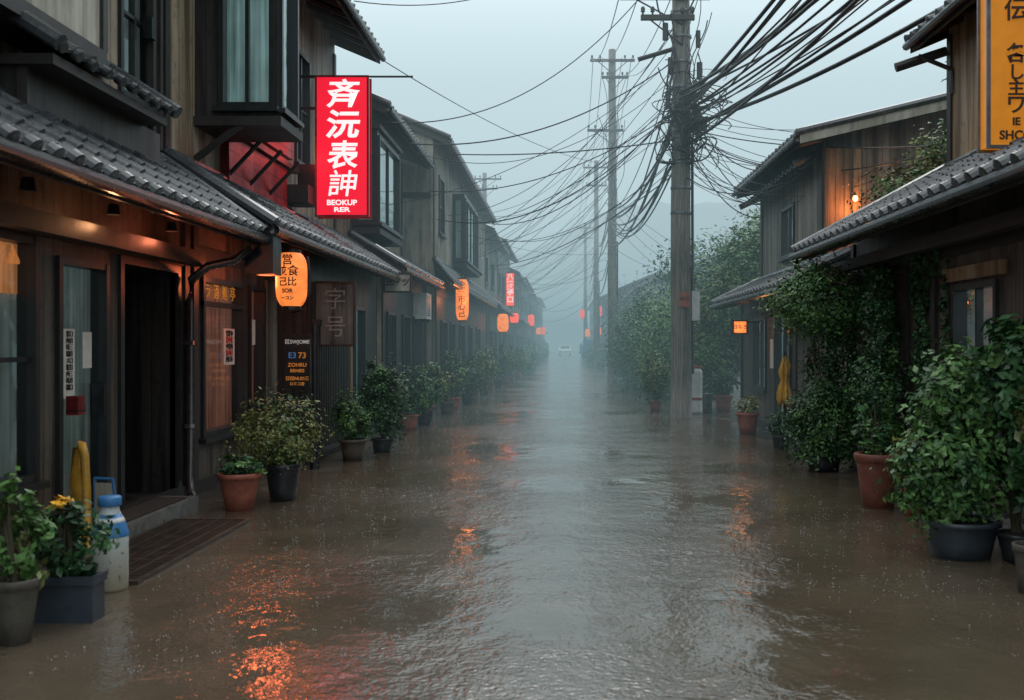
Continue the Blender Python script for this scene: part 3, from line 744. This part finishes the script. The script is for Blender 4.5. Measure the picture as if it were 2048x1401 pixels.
# ------------------------------------------------------------------ PLANTS
LM = [M['l1'], M['l2'], M['l3'], M['l4'], M['l5'], M['l6'], M['flower'], M['flowerr']]
PR = random.Random(21)
def leaves(mb, c, rad, n, size, pal, k=None, shape=.5):
    c = Vector(c); k = k or max(6, n // 55)
    cl = []
    for i in range(k):
        while True:
            p = Vector((PR.uniform(-1, 1), PR.uniform(-1, 1), PR.uniform(-1, 1)))
            if .12 < p.length < 1: break
        p = p.normalized() * (p.length ** .55) * PR.uniform(.75, 1.08)
        cl.append((Vector((p.x * rad[0], p.y * rad[1], p.z * rad[2])), PR.uniform(.13, .30), PR.choice(pal)))
    for i in range(n):
        q, sp, mi = PR.choice(cl)
        o = Vector((PR.gauss(0, 1) * rad[0], PR.gauss(0, 1) * rad[1], PR.gauss(0, 1) * rad[2])) * sp * .75
        p = c + q + o
        if p.z < .03: p.z = .03 + PR.random() * .1
        out = (q + o); out = Vector((out.x / rad[0], out.y / rad[1], out.z / rad[2] + .6)) + Vector((PR.gauss(0, .6), PR.gauss(0, .6), PR.gauss(0, .6)))
        nz = out.normalized()
        t = nz.cross(Vector((PR.gauss(0, 1), PR.gauss(0, 1), PR.gauss(0, 1)))).normalized(); b = nz.cross(t)
        l = size * PR.uniform(.6, 1.35); w = l * shape
        if PR.random() < .12: mi = PR.choice(pal)
        mb.quad([p - t * l * .5, p + b * w * .5 - nz * l * .06, p + t * l * .5 - nz * l * .12, p - b * w * .5 - nz * l * .06], mi)
    return cl
def pot(e, x, y, rt, rb, H, mat, sx=1, square=False):
    mb = MB()
    if square:
        a = rt; b = rt * .45
        w = .02
        mb.box(x - a, x + a, y - b, y - b + w, 0, H); mb.box(x - a, x + a, y + b - w, y + b, 0, H)
        mb.box(x - a, x - a + w, y - b + w, y + b - w, 0, H); mb.box(x + a - w, x + a, y - b + w, y + b - w, 0, H)
        mb.box(x - a - .015, x + a + .015, y - b - .015, y - b - .001, H - .04, H + .005); mb.box(x + a + .001, x + a + .015, y - b, y + b, H - .04, H + .004); mb.box(x - a - .015, x - a - .001, y - b, y + b, H - .04, H + .004)
        mb.build('planter_trough', M[mat], e)
        s_ = MB(); s_.box(x - a + w, x + a - w, y - b + w, y + b - w, H * .5, H - .03); s_.build('soil', M['soil'], e); return
    mb.lathe((x, y, 0), [(0, .001), (rb, .001), (rb + (rt - rb) * .4, H * .42), (rt * .95, H * .84), (rt * .96, H * .85), (rt * 1.05, H * .86), (rt * 1.06, H * .99), (rt * 1.02, H), (rt * .9, H), (rt * .88, H * .9)], 28, 0, sx)
    mb.build('pot', M[mat], e, True)
    s_ = MB(); s_.lathe((x, y, H * .9), [(rt * .9, 0), (rt * .4, .02), (0, .03)], 20, 0, sx); s_.build('soil', M['soil'], e)
def plant(x, y, potspec, bl, name='potted_plant', stems=6):
    e = empty(name); H = .02
    if potspec: pot(e, x, y, *potspec); H = potspec[2] * .9
    mb = MB(); st = MB()
    for (dx, dy, z, rx, ry, rz, n, sz, pal) in bl:
        cl = leaves(mb, (x + dx, y + dy, z), (rx, ry, rz), n, sz, pal)
        for q, _, _ in cl[:stems]:
            tp = Vector((x + dx, y + dy, z)) + q; b = Vector((x + PR.uniform(-.04, .04), y + PR.uniform(-.04, .04), H))
            md = b.lerp(tp, .55) + Vector((PR.uniform(-.03, .03), PR.uniform(-.03, .03), .06))
            st.tube([b, md, tp], [.012, .008, .004], 5)
    mb.build('leaves', LM, e); 
    if st.f: st.build('stems', M['stem'], e)
    return e
G = [0, 1, 1, 2]; GD = [0, 1, 1]; GL = [1, 2, 2, 3]; OL = [3, 3, 1, 4]
plant(-2.76, 5.0, (.11, .07, .33, 'stonepot'), [(-.02, .05, .56, .15, .15, .24, 650, .065, GL), (.05, 0, .36, .1, .1, .1, 220, .055, GL)])
plant(-2.70, 5.42, (.16, .15, .25, 'bluepot', 1, True), [(0, 0, .44, .2, .14, .2, 1500, .055, GD), (-.05, 0, .64, .07, .07, .03, 80, .045, [6])], name='planter_box')
plant(-2.96, 9.05, (.185, .12, .34, 'terra'), [(0, 0, .40, .2, .2, .1, 1300, .04, G)])
plant(-2.72, 9.6, (.17, .12, .36, 'darkpot'), [(-.02, 0, .66, .40, .34, .33, 5200, .042, [3, 3, 4, 1, 3])])
plant(-2.75, 12.9, (.17, .12, .28, 'stonepot'), [(0, 0, .56, .28, .26, .31, 2900, .042, G)])
plant(-2.55, 13.9, (.15, .12, .2, 'darkpot'), [(.02, 0, .66, .38, .3, .54, 5400, .05, GD), (-.1, 0, 1.10, .2, .15, .22, 900, .05, G)])
spots = [(-2.75, 17.5, .9), (-2.62, 18.6, .8), (-2.8, 20.2, 1.0), (-2.55, 21.5, .75), (-2.6, 23.2, 1.15), (-2.45, 25, .8), (-2.5, 27, 1.25), (-2.4, 29.5, 1.3), (-2.45, 32, .9), (-2.35, 35, 1.4), (-2.3, 38.5, 1.2), (-2.3, 42, 1.5), (-2.2, 46, 1.2)]
for i, (x, y, s_) in enumerate(spots):
    pm = ['terra', 'darkpot', 'terra2', 'stonepot'][i % 4]
    plant(x, y, (.17, .12, .28, pm), [(0, 0, .28 + s_ * .42, .24 + .14 * s_, .28, s_ * .46, int(1500 * s_), .065, [G, GD, GL, OL][i % 4])])
def bushrow(name, xs, y0, y1, hmin, hmax, wid, step, pal, n=900, sz=.1):
    mb = MB(); y = y0
    while y < y1:
        hh = PR.uniform(hmin, hmax); x = xs + PR.uniform(-.25, .25)
        leaves(mb, (x, y, hh * .5), (wid, step * .7, hh * .52), n, sz, PR.choice([pal, GD, G])); y += step * PR.uniform(.8, 1.2)
    return mb.build(name, LM)
bushrow('foliage_row', -2.25, 50, 118, 1.0, 2.0, .45, 4, G, 600, .16)
bushrow('foliage_row', 2.15, 62, 118, .9, 2.0, .5, 4, G, 600, .16)
bushrow('hedge', 2.75, 26.5, 40, 2.6, 3.4, .95, 1.9, [2, 2, 2, 1], 6500, .095)
bushrow('hedge', 3.3, 42, 58, 2.0, 3.0, .8, 2.6, G, 1800, .13)
plant(2.02, 22.3, (.14, .1, .24, 'terra2'), [(0, 0, .74, .36, .34, .52, 3800, .06, [2, 3, 3, 1])])
def tree(x, y, H, crown, n, sz, pal, tr=.1, name='broadleaf_tree'):
    e = empty(name); t = MB(); mb = MB()
    pts = [Vector((x + .06 * math.sin(i * 1.3), y + .05 * math.cos(i), H * .75 * i / 6)) for i in range(7)]
    t.tube(pts, [tr * (1 - i * .12) for i in range(7)], 9)
    for (dx, dy, z, rx, ry, rz) in crown:
        c = Vector((x + dx, y + dy, z)); cl = leaves(mb, c, (rx, ry, rz), n, sz, pal)
        for q, _, _ in cl[:7]:
            b = pts[PR.randint(2, 5)]; tp = c + q; t.tube([b, b.lerp(tp, .5) + Vector((0, 0, .1)), tp], [tr * .4, tr * .25, .01], 5)
    t.build('trunk', M['stem'], e, True); mb.build('crown', LM, e); return e
tree(3.7, 23.6, 3.6, [(0, 0, 2.4, 1.0, .9, 1.0), (-.3, 0, 1.2, .8, .7, .9), (.8, 0, 3.3, .9, .8, .8)], 6500, .10, [2, 2, 3, 1])
tree(5.3, 24.5, 4.9, [(0, 0, 3.6, 1.3, 1.1, 1.1), (-.8, 0, 1.9, 1.2, .8, 1.1), (.9, 0, 4.6, 1.0, .8, .7)], 6500, .11, [2, 2, 2, 3])
tree(4.6, 33, 4.9, [(0, 0, 3.6, 1.7, 1.2, 1.3), (-.6, 0, 1.5, 1.2, 1, 1.3)], 4500, .14, [1, 2, 0])
tree(7.5, 31, 6.4, [(0, 0, 4.9, 2.0, 1.3, 1.4), (-1.6, 0, 3.6, 1.5, 1, 1.3)], 4500, .15, [1, 2, 3])
tree(5.2, 13.9, 4.0, [(-.3, 0, 3.45, .75, .5, .55), (.5, 0, 3.95, .85, .45, .65), (1.5, .2, 4.5, .75, .45, .7)], 4600, .075, [3, 3, 2, 4, 2], .07)
plant(3.55, 22.3, (.2, .15, .38, 'terra'), [(0, 0, .65, .28, .28, .3, 1700, .06, G)])
plant(3.08, 16.8, (.19, .13, .36, 'terra'), [(0, 0, .5, .22, .2, .16, 1100, .05, [5, 5, 4, 3])])
plant(3.1, 14.3, (.13, .1, .2, 'darkpot'), [(0, 0, .36, .2, .2, .2, 700, .05, GD)])
plant(3.08, 11.9, (.22, .18, .2, 'darkpot'), [(0, 0, 2.02, .62, .5, .46, 8500, .052, [1, 2, 2, 1]), (.12, 0, 1.25, .32, .36, .6, 3800, .052, [0, 1, 1]), (0, 0, .52, .50, .42, .48, 7200, .052, [0, 1, 1, 2])], name='climbing_shrub', stems=9)
plant(3.38, 10.9, None, [(.05, 0, 2.12, .22, .3, .36, 2000, .052, [0, 1, 1, 2]), (.0, -.2, 1.6, .19, .25, .5, 1800, .052, GD), (-.08, -.4, 1.05, .28, .28, .42, 3000, .052, G), (-.05, -.5, .6, .22, .22, .3, 1400, .052, G)], name='climbing_vine')
plant(2.89, 9.2, (.2, .14, .5, 'terra2'), [(.02, .1, .62, .2, .18, .18, 1000, .05, G), (.04, .2, .95, .18, .16, .28, 900, .05, G)])
plant(3.08, 8.75, (.14, .1, .34, 'terra'), [(0, 0, .54, .21, .18, .23, 1500, .05, [2, 3, 5, 4, 4])])
plant(2.80, 7.05, (.25, .19, .27, 'bluepot', 1.05), [(-.05, 0, .60, .40, .3, .38, 4600, .062, [1, 2, 2, 1]), (.05, .1, 1.10, .34, .26, .38, 3700, .068, [1, 2, 2]), (-.25, .05, .42, .25, .2, .14, 900, .05, [2, 2, 3])], stems=10)
plant(3.14, 6.9, (.14, .1, .2, 'darkpot'), [(0, 0, 1.05, .24, .25, .6, 3000, .09, [0, 1, 1]), (-.08, 0, 1.5, .2, .2, .24, 800, .10, [1, 1, 2])])
plant(2.83, 6.0, (.12, .09, .30, 'stonepot'), [(.12, .2, .9, .14, .16, .42, 600, .11, [0, 1, 3])])
mb = MB(); st_ = MB()
for k in range(12):
    y = PR.uniform(8.9, 12.2); z = .2; pts = []
    for j in range(12):
        pts.append((3.585, y, z)); y += PR.gauss(0, .09); z += .18
        leaves(mb, (3.56, y, z), (.05, .16, .16), 60, .055, GD, k=4)
    st_.tube(pts, .008, 4)
iv = empty('wall_ivy'); mb.build('leaves', LM, iv); st_.build('stems', M['stem'], iv)

# ------------------------------------------------------------------ SMALL OBJECTS
e = empty('milk_bottle'); mb = MB(); c = (-2.79, 6.1, 0)
mb.lathe(c, [(0, .002), (.10, .002), (.108, .02), (.108, .33), (.104, .36), (.085, .42), (.062, .47), (.055, .50), (.055, .53)], 24)
tmp = NT('cloudy_white_bottle'); nz_ = tmp.noise(tmp.pos(), 6, 4); nz2 = tmp.noise(tmp.pos(), 22, 3); sp = tmp.n('ShaderNodeSeparateXYZ'); tmp.t.links.new(tmp.n('ShaderNodeNewGeometry').outputs['Position'], sp.inputs[0])
dirt = tmp.ramp(tmp.math('ADD', sp.outputs[2], tmp.math('MULTIPLY', nz_, .3)), .5, .12)
col = tmp.mix(dirt, (.50, .55, .55), (.34, .29, .20)); col = tmp.mix(tmp.ramp(nz2, .60, .68), col, (.12, .09, .06))
tmp.pbr(col, .3, tmp.bump(nz_, .3, .01))
mb.build('body', tmp.m, e, True)
k = MB(); k.lathe(c, [(.062, .515), (.068, .52), (.068, .565), (.06, .575), (0, .578)], 24)
k.build('cap', M['blue'], e, True)
k = MB(); k.lathe(c, [(.110, .33), (.1105, .335), (.1065, .36), (.0875, .42), (.066, .468), (.064, .465)], 24); k.build('shoulder_label', M['blue'], e, True)
k = MB(); k.lathe(c, [(.0885, .418), (.089, .421), (.0775, .445), (.0765, .444)], 24); k.build('label_stripe', M['white'], e, True)
e = empty('drain_grate'); mb = MB()
mb.box(-3.32, -2.66, 6.2, 6.24, .002, .03); mb.box(-3.32, -2.66, 8.4, 8.44, .002, .03); mb.box(-3.32, -3.29, 6.24, 8.4, .002, .03); mb.box(-2.69, -2.66, 6.24, 8.4, .002, .03)
y = 6.28
while y < 8.38: mb.box(-3.29, -2.69, y, y + .018, .004, .026); y += .045
for x in (-3.17, -3.05, -2.93, -2.81): mb.box(x, x + .012, 6.24, 8.4, .006, .028)
mb.build('bars', m_simple('rusty_iron', (.06, .042, .032), .4, .6, 12, .4, .3), e)
e = empty('yellow_caution_stand')
mb = MB(); mb.tube([(-3.60, 7.35, .02), (-3.60, 7.3, .5), (-3.57, 7.28, .74), (-3.53, 7.27, .78)], .03, 10); mb.tube([(-3.46, 7.22, .02), (-3.48, 7.24, .45), (-3.5, 7.25, .7), (-3.53, 7.27, .78)], .03, 10)
mb.box(-3.59, -3.48, 7.25, 7.28, .2, .6); mb.build('frame', M['yellow'], e, True)
e = empty('small_blue_framed_board'); mb = MB()
for (a, b) in (((-3.44, 7.3, .02), (-3.42, 7.24, .53)), ((-3.24, 7.25, 0.02), (-3.27, 7.2, .53)), ((-3.42, 7.24, .53), (-3.27, 7.2, .53))): mb.tube([a, b], .011, 6)
mb.build('legs', M['blue'], e); mb = MB(); mb.quad([(-3.43, 7.26, .25), (-3.26, 7.22, .25), (-3.275, 7.2, .5), (-3.415, 7.235, .5)]); mb.build('panel', M['cream'], e)
e = empty('white_gas_cylinder'); mb = MB(); c = (2.86, 21.6, 0)
mb.lathe(c, [(0, .002), (.125, .002), (.125, .08), (.12, .09), (.12, .88), (.115, .93), (.08, .98), (.04, 1.0), (.04, 1.05), (0, 1.06)], 24); mb.build('body', M['white'], e, True)
k = MB(); k.lathe(c, [(.122, .3), (.1225, .32), (.1225, .34), (.122, .36)], 24); k.lathe(c, [(.085, .99), (.1, 1.0), (.1, 1.06), (.085, 1.06)], 20); k.build('bands', M['terra'], e)
e = empty('grey_bucket'); mb = MB(); c = (3.12, 21.9, 0); mb.lathe(c, [(0, .002), (.10, .002), (.14, .42), (.15, .43), (.13, .43), (.12, .3)], 20); mb.tube([(2.98, 21.9, .42), (3.0, 21.85, .56), (3.12, 21.83, .62), (3.24, 21.85, .56), (3.26, 21.9, .42)], .008, 5); mb.build('body', M['steel'], e, True)
e = empty('folded_yellow_parasol'); mb = MB(); mb.tube([(3.22, 14.6, 0), (3.22, 14.6, 1.4)], .015, 6); mb.build('pole', M['metal'], e)
mb = MB(); n_ = 48; prof = [(.015, 1.32), (.035, 1.27), (.065, 1.16), (.05, 1.04), (.04, .98), (.06, .88), (.085, .75), (.09, .66), (.05, .62)]
for i, (r_, z) in enumerate(prof):
    for k in range(n_):
        t = 2 * math.pi * k / n_; q = r_ * (1 + .45 * math.cos(t * 6 + i * .5)); mb.v.append((3.22 + q * math.cos(t), 14.6 + q * math.sin(t), z + .05 * math.sin(t * 3 + i)))
for i in range(len(prof) - 1):
    for k in range(n_): mb.f.append((i * n_ + k, i * n_ + (k + 1) % n_, (i + 1) * n_ + (k + 1) % n_, (i + 1) * n_ + k)); mb.mi.append(0)
mb.build('canopy', M['yellow'], e, True)
bc = m_simple('bright_blue_cloth', (.03, .22, .6), .7, .1)
for x in (1.55, 1.95):
    e = empty('blue_nobori_banner'); mb = MB(); mb.tube([(x, 84, 0), (x, 84, 1.95)], .02, 6); mb.tube([(x, 84, 1.9), (x + .4, 84, 1.9)], .012, 5); mb.build('pole', M['steel'], e)
    mb = MB()
    for i in range(8): 
        z0, z1 = .3 + i * .2, .5 + i * .2; mb.quad([(x, 84, z0), (x + .38, 84 + .05 * math.sin(i), z0), (x + .38, 84 + .05 * math.sin(i + 1), z1), (x, 84, z1)])
    mb.build('cloth', bc, e)
e = empty('white_car'); mb = MB(); cx, cy = 0, 140
prof = [(-2.1, .3), (-2.15, .7), (-1.9, .85), (-.9, .95), (-.3, 1.42), (1.2, 1.45), (1.9, 1.0), (2.1, .85), (2.1, .3)]
n_ = len(prof)
for wx_ in (-.82, .82):
    for (a, z) in prof: mb.v.append((cx + wx_ * (1 if z < 1 else .82), cy + a, z))
mb.f.append(tuple(range(n_))); mb.mi.append(0); mb.f.append(tuple(range(n_, 2 * n_))); mb.mi.append(0)
for i in range(n_): mb.f.append((i, (i + 1) % n_, n_ + (i + 1) % n_, n_ + i)); mb.mi.append(0)
mb.build('body', m_simple('white_car_paint', (.8, .82, .82), .3, .05), e)
mb = MB(); mb.quad([(-.66, cy - .88, .99), (.66, cy - .88, .99), (.6, cy - .36, 1.39), (-.6, cy - .36, 1.39)]); mb.build('windscreen', M['frame'], e)
mb = MB()
for sx_ in (-.72, .72):
    for sy_ in (-1.35, 1.3): mb.tube([(sx_ - .1, cy + sy_, .31), (sx_ + .1, cy + sy_, .31)], .31, 16)
mb.build('wheels', M['frame'], e)
mb = MB()
for sx_ in (-.6, .6): mb.lathe((sx_, cy - 2.16, .68), [(0, -.08), (.1, -.05), (.1, .05), (0, .08)], 12)
mb.build('headlights', M['white'], e)

# ------------------------------------------------------------------ GROUND
t = NT('wet_earth'); n1 = t.noise(t.pos(), .8, 5); n2 = t.noise(t.pos(), 14, 4)
t.pbr(t.mix(t.ramp(n1, .35, .65), (.040, .033, .026), (.09, .073, .055)), t.math('ADD', t.math('MULTIPLY', n1, .5), .0), t.bump(n2, .6, .02))
mb = MB(); mb.quad([(-500, -60, 0), (500, -60, 0), (500, 900, 0), (-500, 900, 0)]); g = mb.build('ground', t.m)
t = NT('muddy_flood_water')
n1 = t.noise(t.pos(), .55, 5, .6)
a = t.noise(t.pos((1, .75, 1)), 2.0, 3); b = t.noise(t.pos((1, .8, 1)), 8.0, 2); c_ = t.noise(t.pos(), 30, 2)
vo = t.n('ShaderNodeTexVoronoi', feature='F1'); vo.inputs['Scale'].default_value = 8; t.t.links.new(t.pos(), vo.inputs['Vector'])
ring = t.math('MULTIPLY', t.math('SINE', t.math('MULTIPLY', vo.outputs['Distance'], 40)), t.ramp(vo.outputs['Distance'], .42, .0))
patch = t.ramp(t.noise(t.pos(), .4, 3), .40, .58)
h_ = t.math('ADD', t.math('MULTIPLY', a, 1.15), t.math('MULTIPLY', t.math('MULTIPLY', b, t.math('ADD', patch, .5)), .42))
h_ = t.math('ADD', h_, t.math('MULTIPLY', t.math('MULTIPLY', c_, t.math('ADD', patch, .12)), .46))
h_ = t.math('ADD', h_, t.math('MULTIPLY', ring, t.math('MULTIPLY', t.math('ADD', patch, .08), .07)))
col = t.mix(t.ramp(n1, .35, .65), (.075, .055, .037), (.125, .096, .067))
pb = t.pbr(col, t.math('ADD', t.math('MULTIPLY', patch, .06), .065), t.bump(h_, .6, .03), 0, .5, ior=2.0)
mb = MB(); n_ = 260
prev = None
for i in range(n_ + 1):
    y = -6 + 200 * (i / n_) ** 1.5
    xl = -3.22 + .10 * math.sin(y * 1.7) + .06 * math.sin(y * 4.1 + 1); xr = 3.15 + .12 * math.sin(y * 1.3 + 2) + .06 * math.sin(y * 3.7)
    if prev: mb.quad([(prev[0], prev[2], .004), (prev[1], prev[2], .004), (xr, y, .004), (xl, y, .004)])
    prev = (xl, xr, y)
mb.build('flooded_street', t.m)
mb = MB(); SR = random.Random(8)
for i in range(9000):
    y = 4.5 + 26 * SR.random() ** .8; x = SR.uniform(-2.6, 2.7)
    if math.sin(x * 1.7 + y * .6) + math.sin(y * 1.3 - x) < -.2 and SR.random() < .7: continue
    for k in range(SR.randint(2, 4)):
        px, py, pz = x + SR.gauss(0, .014), y + SR.gauss(0, .014), .008 + abs(SR.gauss(0, .012)); r_ = SR.uniform(.0015, .0032)
        bse = len(mb.v)
        mb.v += [(px + r_, py, pz), (px - r_, py, pz), (px, py + r_, pz), (px, py - r_, pz), (px, py, pz + r_ * 1.3), (px, py, pz - r_)]
        for q in ((0, 2, 4), (2, 1, 4), (1, 3, 4), (3, 0, 4), (2, 0, 5), (1, 2, 5), (3, 1, 5), (0, 3, 5)): mb.f.append(tuple(bse + j for j in q)); mb.mi.append(0)
mb.build('rain_splashes', m_simple('splash_droplets', (.55, .61, .63), .2, .05))
e = MB()
for (x, y, a_) in ((0.0, 5.97, .3), (-.52, 8.6, 1.2), (-.3, 7.9, 2.1), (.9, 10.2, .5), (-1.2, 11, 1), (1.4, 6.9, 2.5)):
    ca, sa = math.cos(a_) * .022, math.sin(a_) * .022
    e.quad([(x - ca, y - sa, .012), (x + sa * .4, y - ca * .4, .012), (x + ca, y + sa, .022), (x - sa * .4, y + ca * .4, .016)])
e.build('fallen_leaves', M['terra2'])
# hills
t = NT('wooded_hill'); n1 = t.noise(t.pos(), .05, 6); n2 = t.noise(t.pos(), .6, 4)
t.pbr(t.mix(t.ramp(n1, .35, .65), (.02, .035, .022), (.05, .075, .04)), .8, t.bump(n2, 1, 1.5))
mb = MB(); HR = random.Random(2); nx, ny = 70, 14
for j in range(ny):
    for i in range(nx):
        x = -180 + i * 6; yy = 265 + j * 10
        hh = 36 * math.exp(-((x - 45) / 62) ** 2) + 20 * math.exp(-((x + 90) / 60) ** 2) + 16
        mb.v.append((x, yy, -1 + hh * math.sin(math.pi / 2 * min(1, j / 7)) + HR.uniform(-.9, .9) + 2 * math.sin(x * .11)))
for j in range(ny - 1):
    for i in range(nx - 1): mb.f.append((j * nx + i, j * nx + i + 1, (j + 1) * nx + i + 1, (j + 1) * nx + i)); mb.mi.append(0)
mb.build('wooded_hill', t.m, None, True)

# ------------------------------------------------------------------ MIST (absorbing volumes; emission stands in for scattered daylight)
def mist(name, x0, x1, y0, y1, z0, z1, dens, col):
    m = bpy.data.materials.new(name); m.use_nodes = True; nt = m.node_tree; nt.nodes.clear()
    o = nt.nodes.new('ShaderNodeOutputMaterial'); a = nt.nodes.new('ShaderNodeVolumeAbsorption'); e_ = nt.nodes.new('ShaderNodeEmission'); ad = nt.nodes.new('ShaderNodeAddShader')
    a.inputs['Color'].default_value = (0, 0, 0, 1); a.inputs['Density'].default_value = dens
    e_.inputs[0].default_value = (*col, 1); e_.inputs[1].default_value = dens
    nt.links.new(a.outputs[0], ad.inputs[0]); nt.links.new(e_.outputs[0], ad.inputs[1]); nt.links.new(ad.outputs[0], o.inputs['Volume'])
    nosample(m)
    mb = MB(); mb.box(x0, x1, y0, y1, z0, z1); return mb.build(name, m)
mist('mist', -90, 90, 13, 180, -.5, 5.2, .0125, (.225, .35, .385))
mist('mist', -90, 90, 15, 180, 5.22, 12, .0125, (.42, .57, .62))
mist('mist', -200, 260, 182, 262, -.6, 70, .018, (.58, .73, .78))

# ------------------------------------------------------------------ WORLD, SUN, CAMERA
w = bpy.data.worlds.new('World'); S.world = w; w.use_nodes = True; nt = w.node_tree; nt.nodes.clear()
out = nt.nodes.new('ShaderNodeOutputWorld'); bg = nt.nodes.new('ShaderNodeBackground'); bg2 = nt.nodes.new('ShaderNodeBackground'); ad = nt.nodes.new('ShaderNodeAddShader')
sky = nt.nodes.new('ShaderNodeTexSky'); sky.sky_type = 'NISHITA'; sky.sun_disc = False; sky.sun_elevation = math.radians(50); sky.sun_rotation = math.radians(10)
nt.links.new(sky.outputs[0], bg.inputs[0]); bg.inputs[1].default_value = .012
tc = nt.nodes.new('ShaderNodeTexCoord'); sp = nt.nodes.new('ShaderNodeSeparateXYZ'); nt.links.new(tc.outputs['Generated'], sp.inputs[0])
cn = nt.nodes.new('ShaderNodeTexNoise'); cn.inputs['Scale'].default_value = 2.2; cn.inputs['Detail'].default_value = 4; nt.links.new(tc.outputs['Generated'], cn.inputs['Vector'])
ma = nt.nodes.new('ShaderNodeMath'); ma.operation = 'MULTIPLY_ADD'; nt.links.new(cn.outputs['Fac'], ma.inputs[0]); ma.inputs[1].default_value = .10; ma.inputs[2].default_value = -.05
mb_ = nt.nodes.new('ShaderNodeMath'); nt.links.new(sp.outputs[2], mb_.inputs[0]); nt.links.new(ma.outputs[0], mb_.inputs[1])
cr = nt.nodes.new('ShaderNodeValToRGB'); el = cr.color_ramp.elements
el[0].position = 0; el[0].color = (.34, .43, .455, 1); el[1].position = 1; el[1].color = (.90, .95, .97, 1)
x = el.new(.12); x.color = (.39, .48, .505, 1); x = el.new(.34); x.color = (.44, .525, .55, 1)
nt.links.new(mb_.outputs[0], cr.inputs[0]); nt.links.new(cr.outputs[0], bg2.inputs[0]); bg2.inputs[1].default_value = 1.85
nt.links.new(bg.outputs[0], ad.inputs[0]); nt.links.new(bg2.outputs[0], ad.inputs[1]); nt.links.new(ad.outputs[0], out.inputs[0])
l = bpy.data.lights.new('sun', 'SUN'); l.energy = .6; l.angle = math.radians(25); l.color = (1, .97, .93)
so = bpy.data.objects.new('sun', l); S.collection.objects.link(so); so.rotation_euler = (math.radians(-40), 0, math.radians(-10))

cam = bpy.data.cameras.new('camera'); co = bpy.data.objects.new('camera', cam); S.collection.objects.link(co); S.camera = co
co.location = (0, 0, 1.5); co.rotation_euler = (math.radians(90), 0, 0)
cam.lens = 35; cam.sensor_width = 36; cam.shift_x = -.0518; cam.shift_y = -.005; cam.clip_end = 2000; cam.clip_start = .05
cam.dof.use_dof = True; cam.dof.focus_distance = 14; cam.dof.aperture_fstop = 2.8
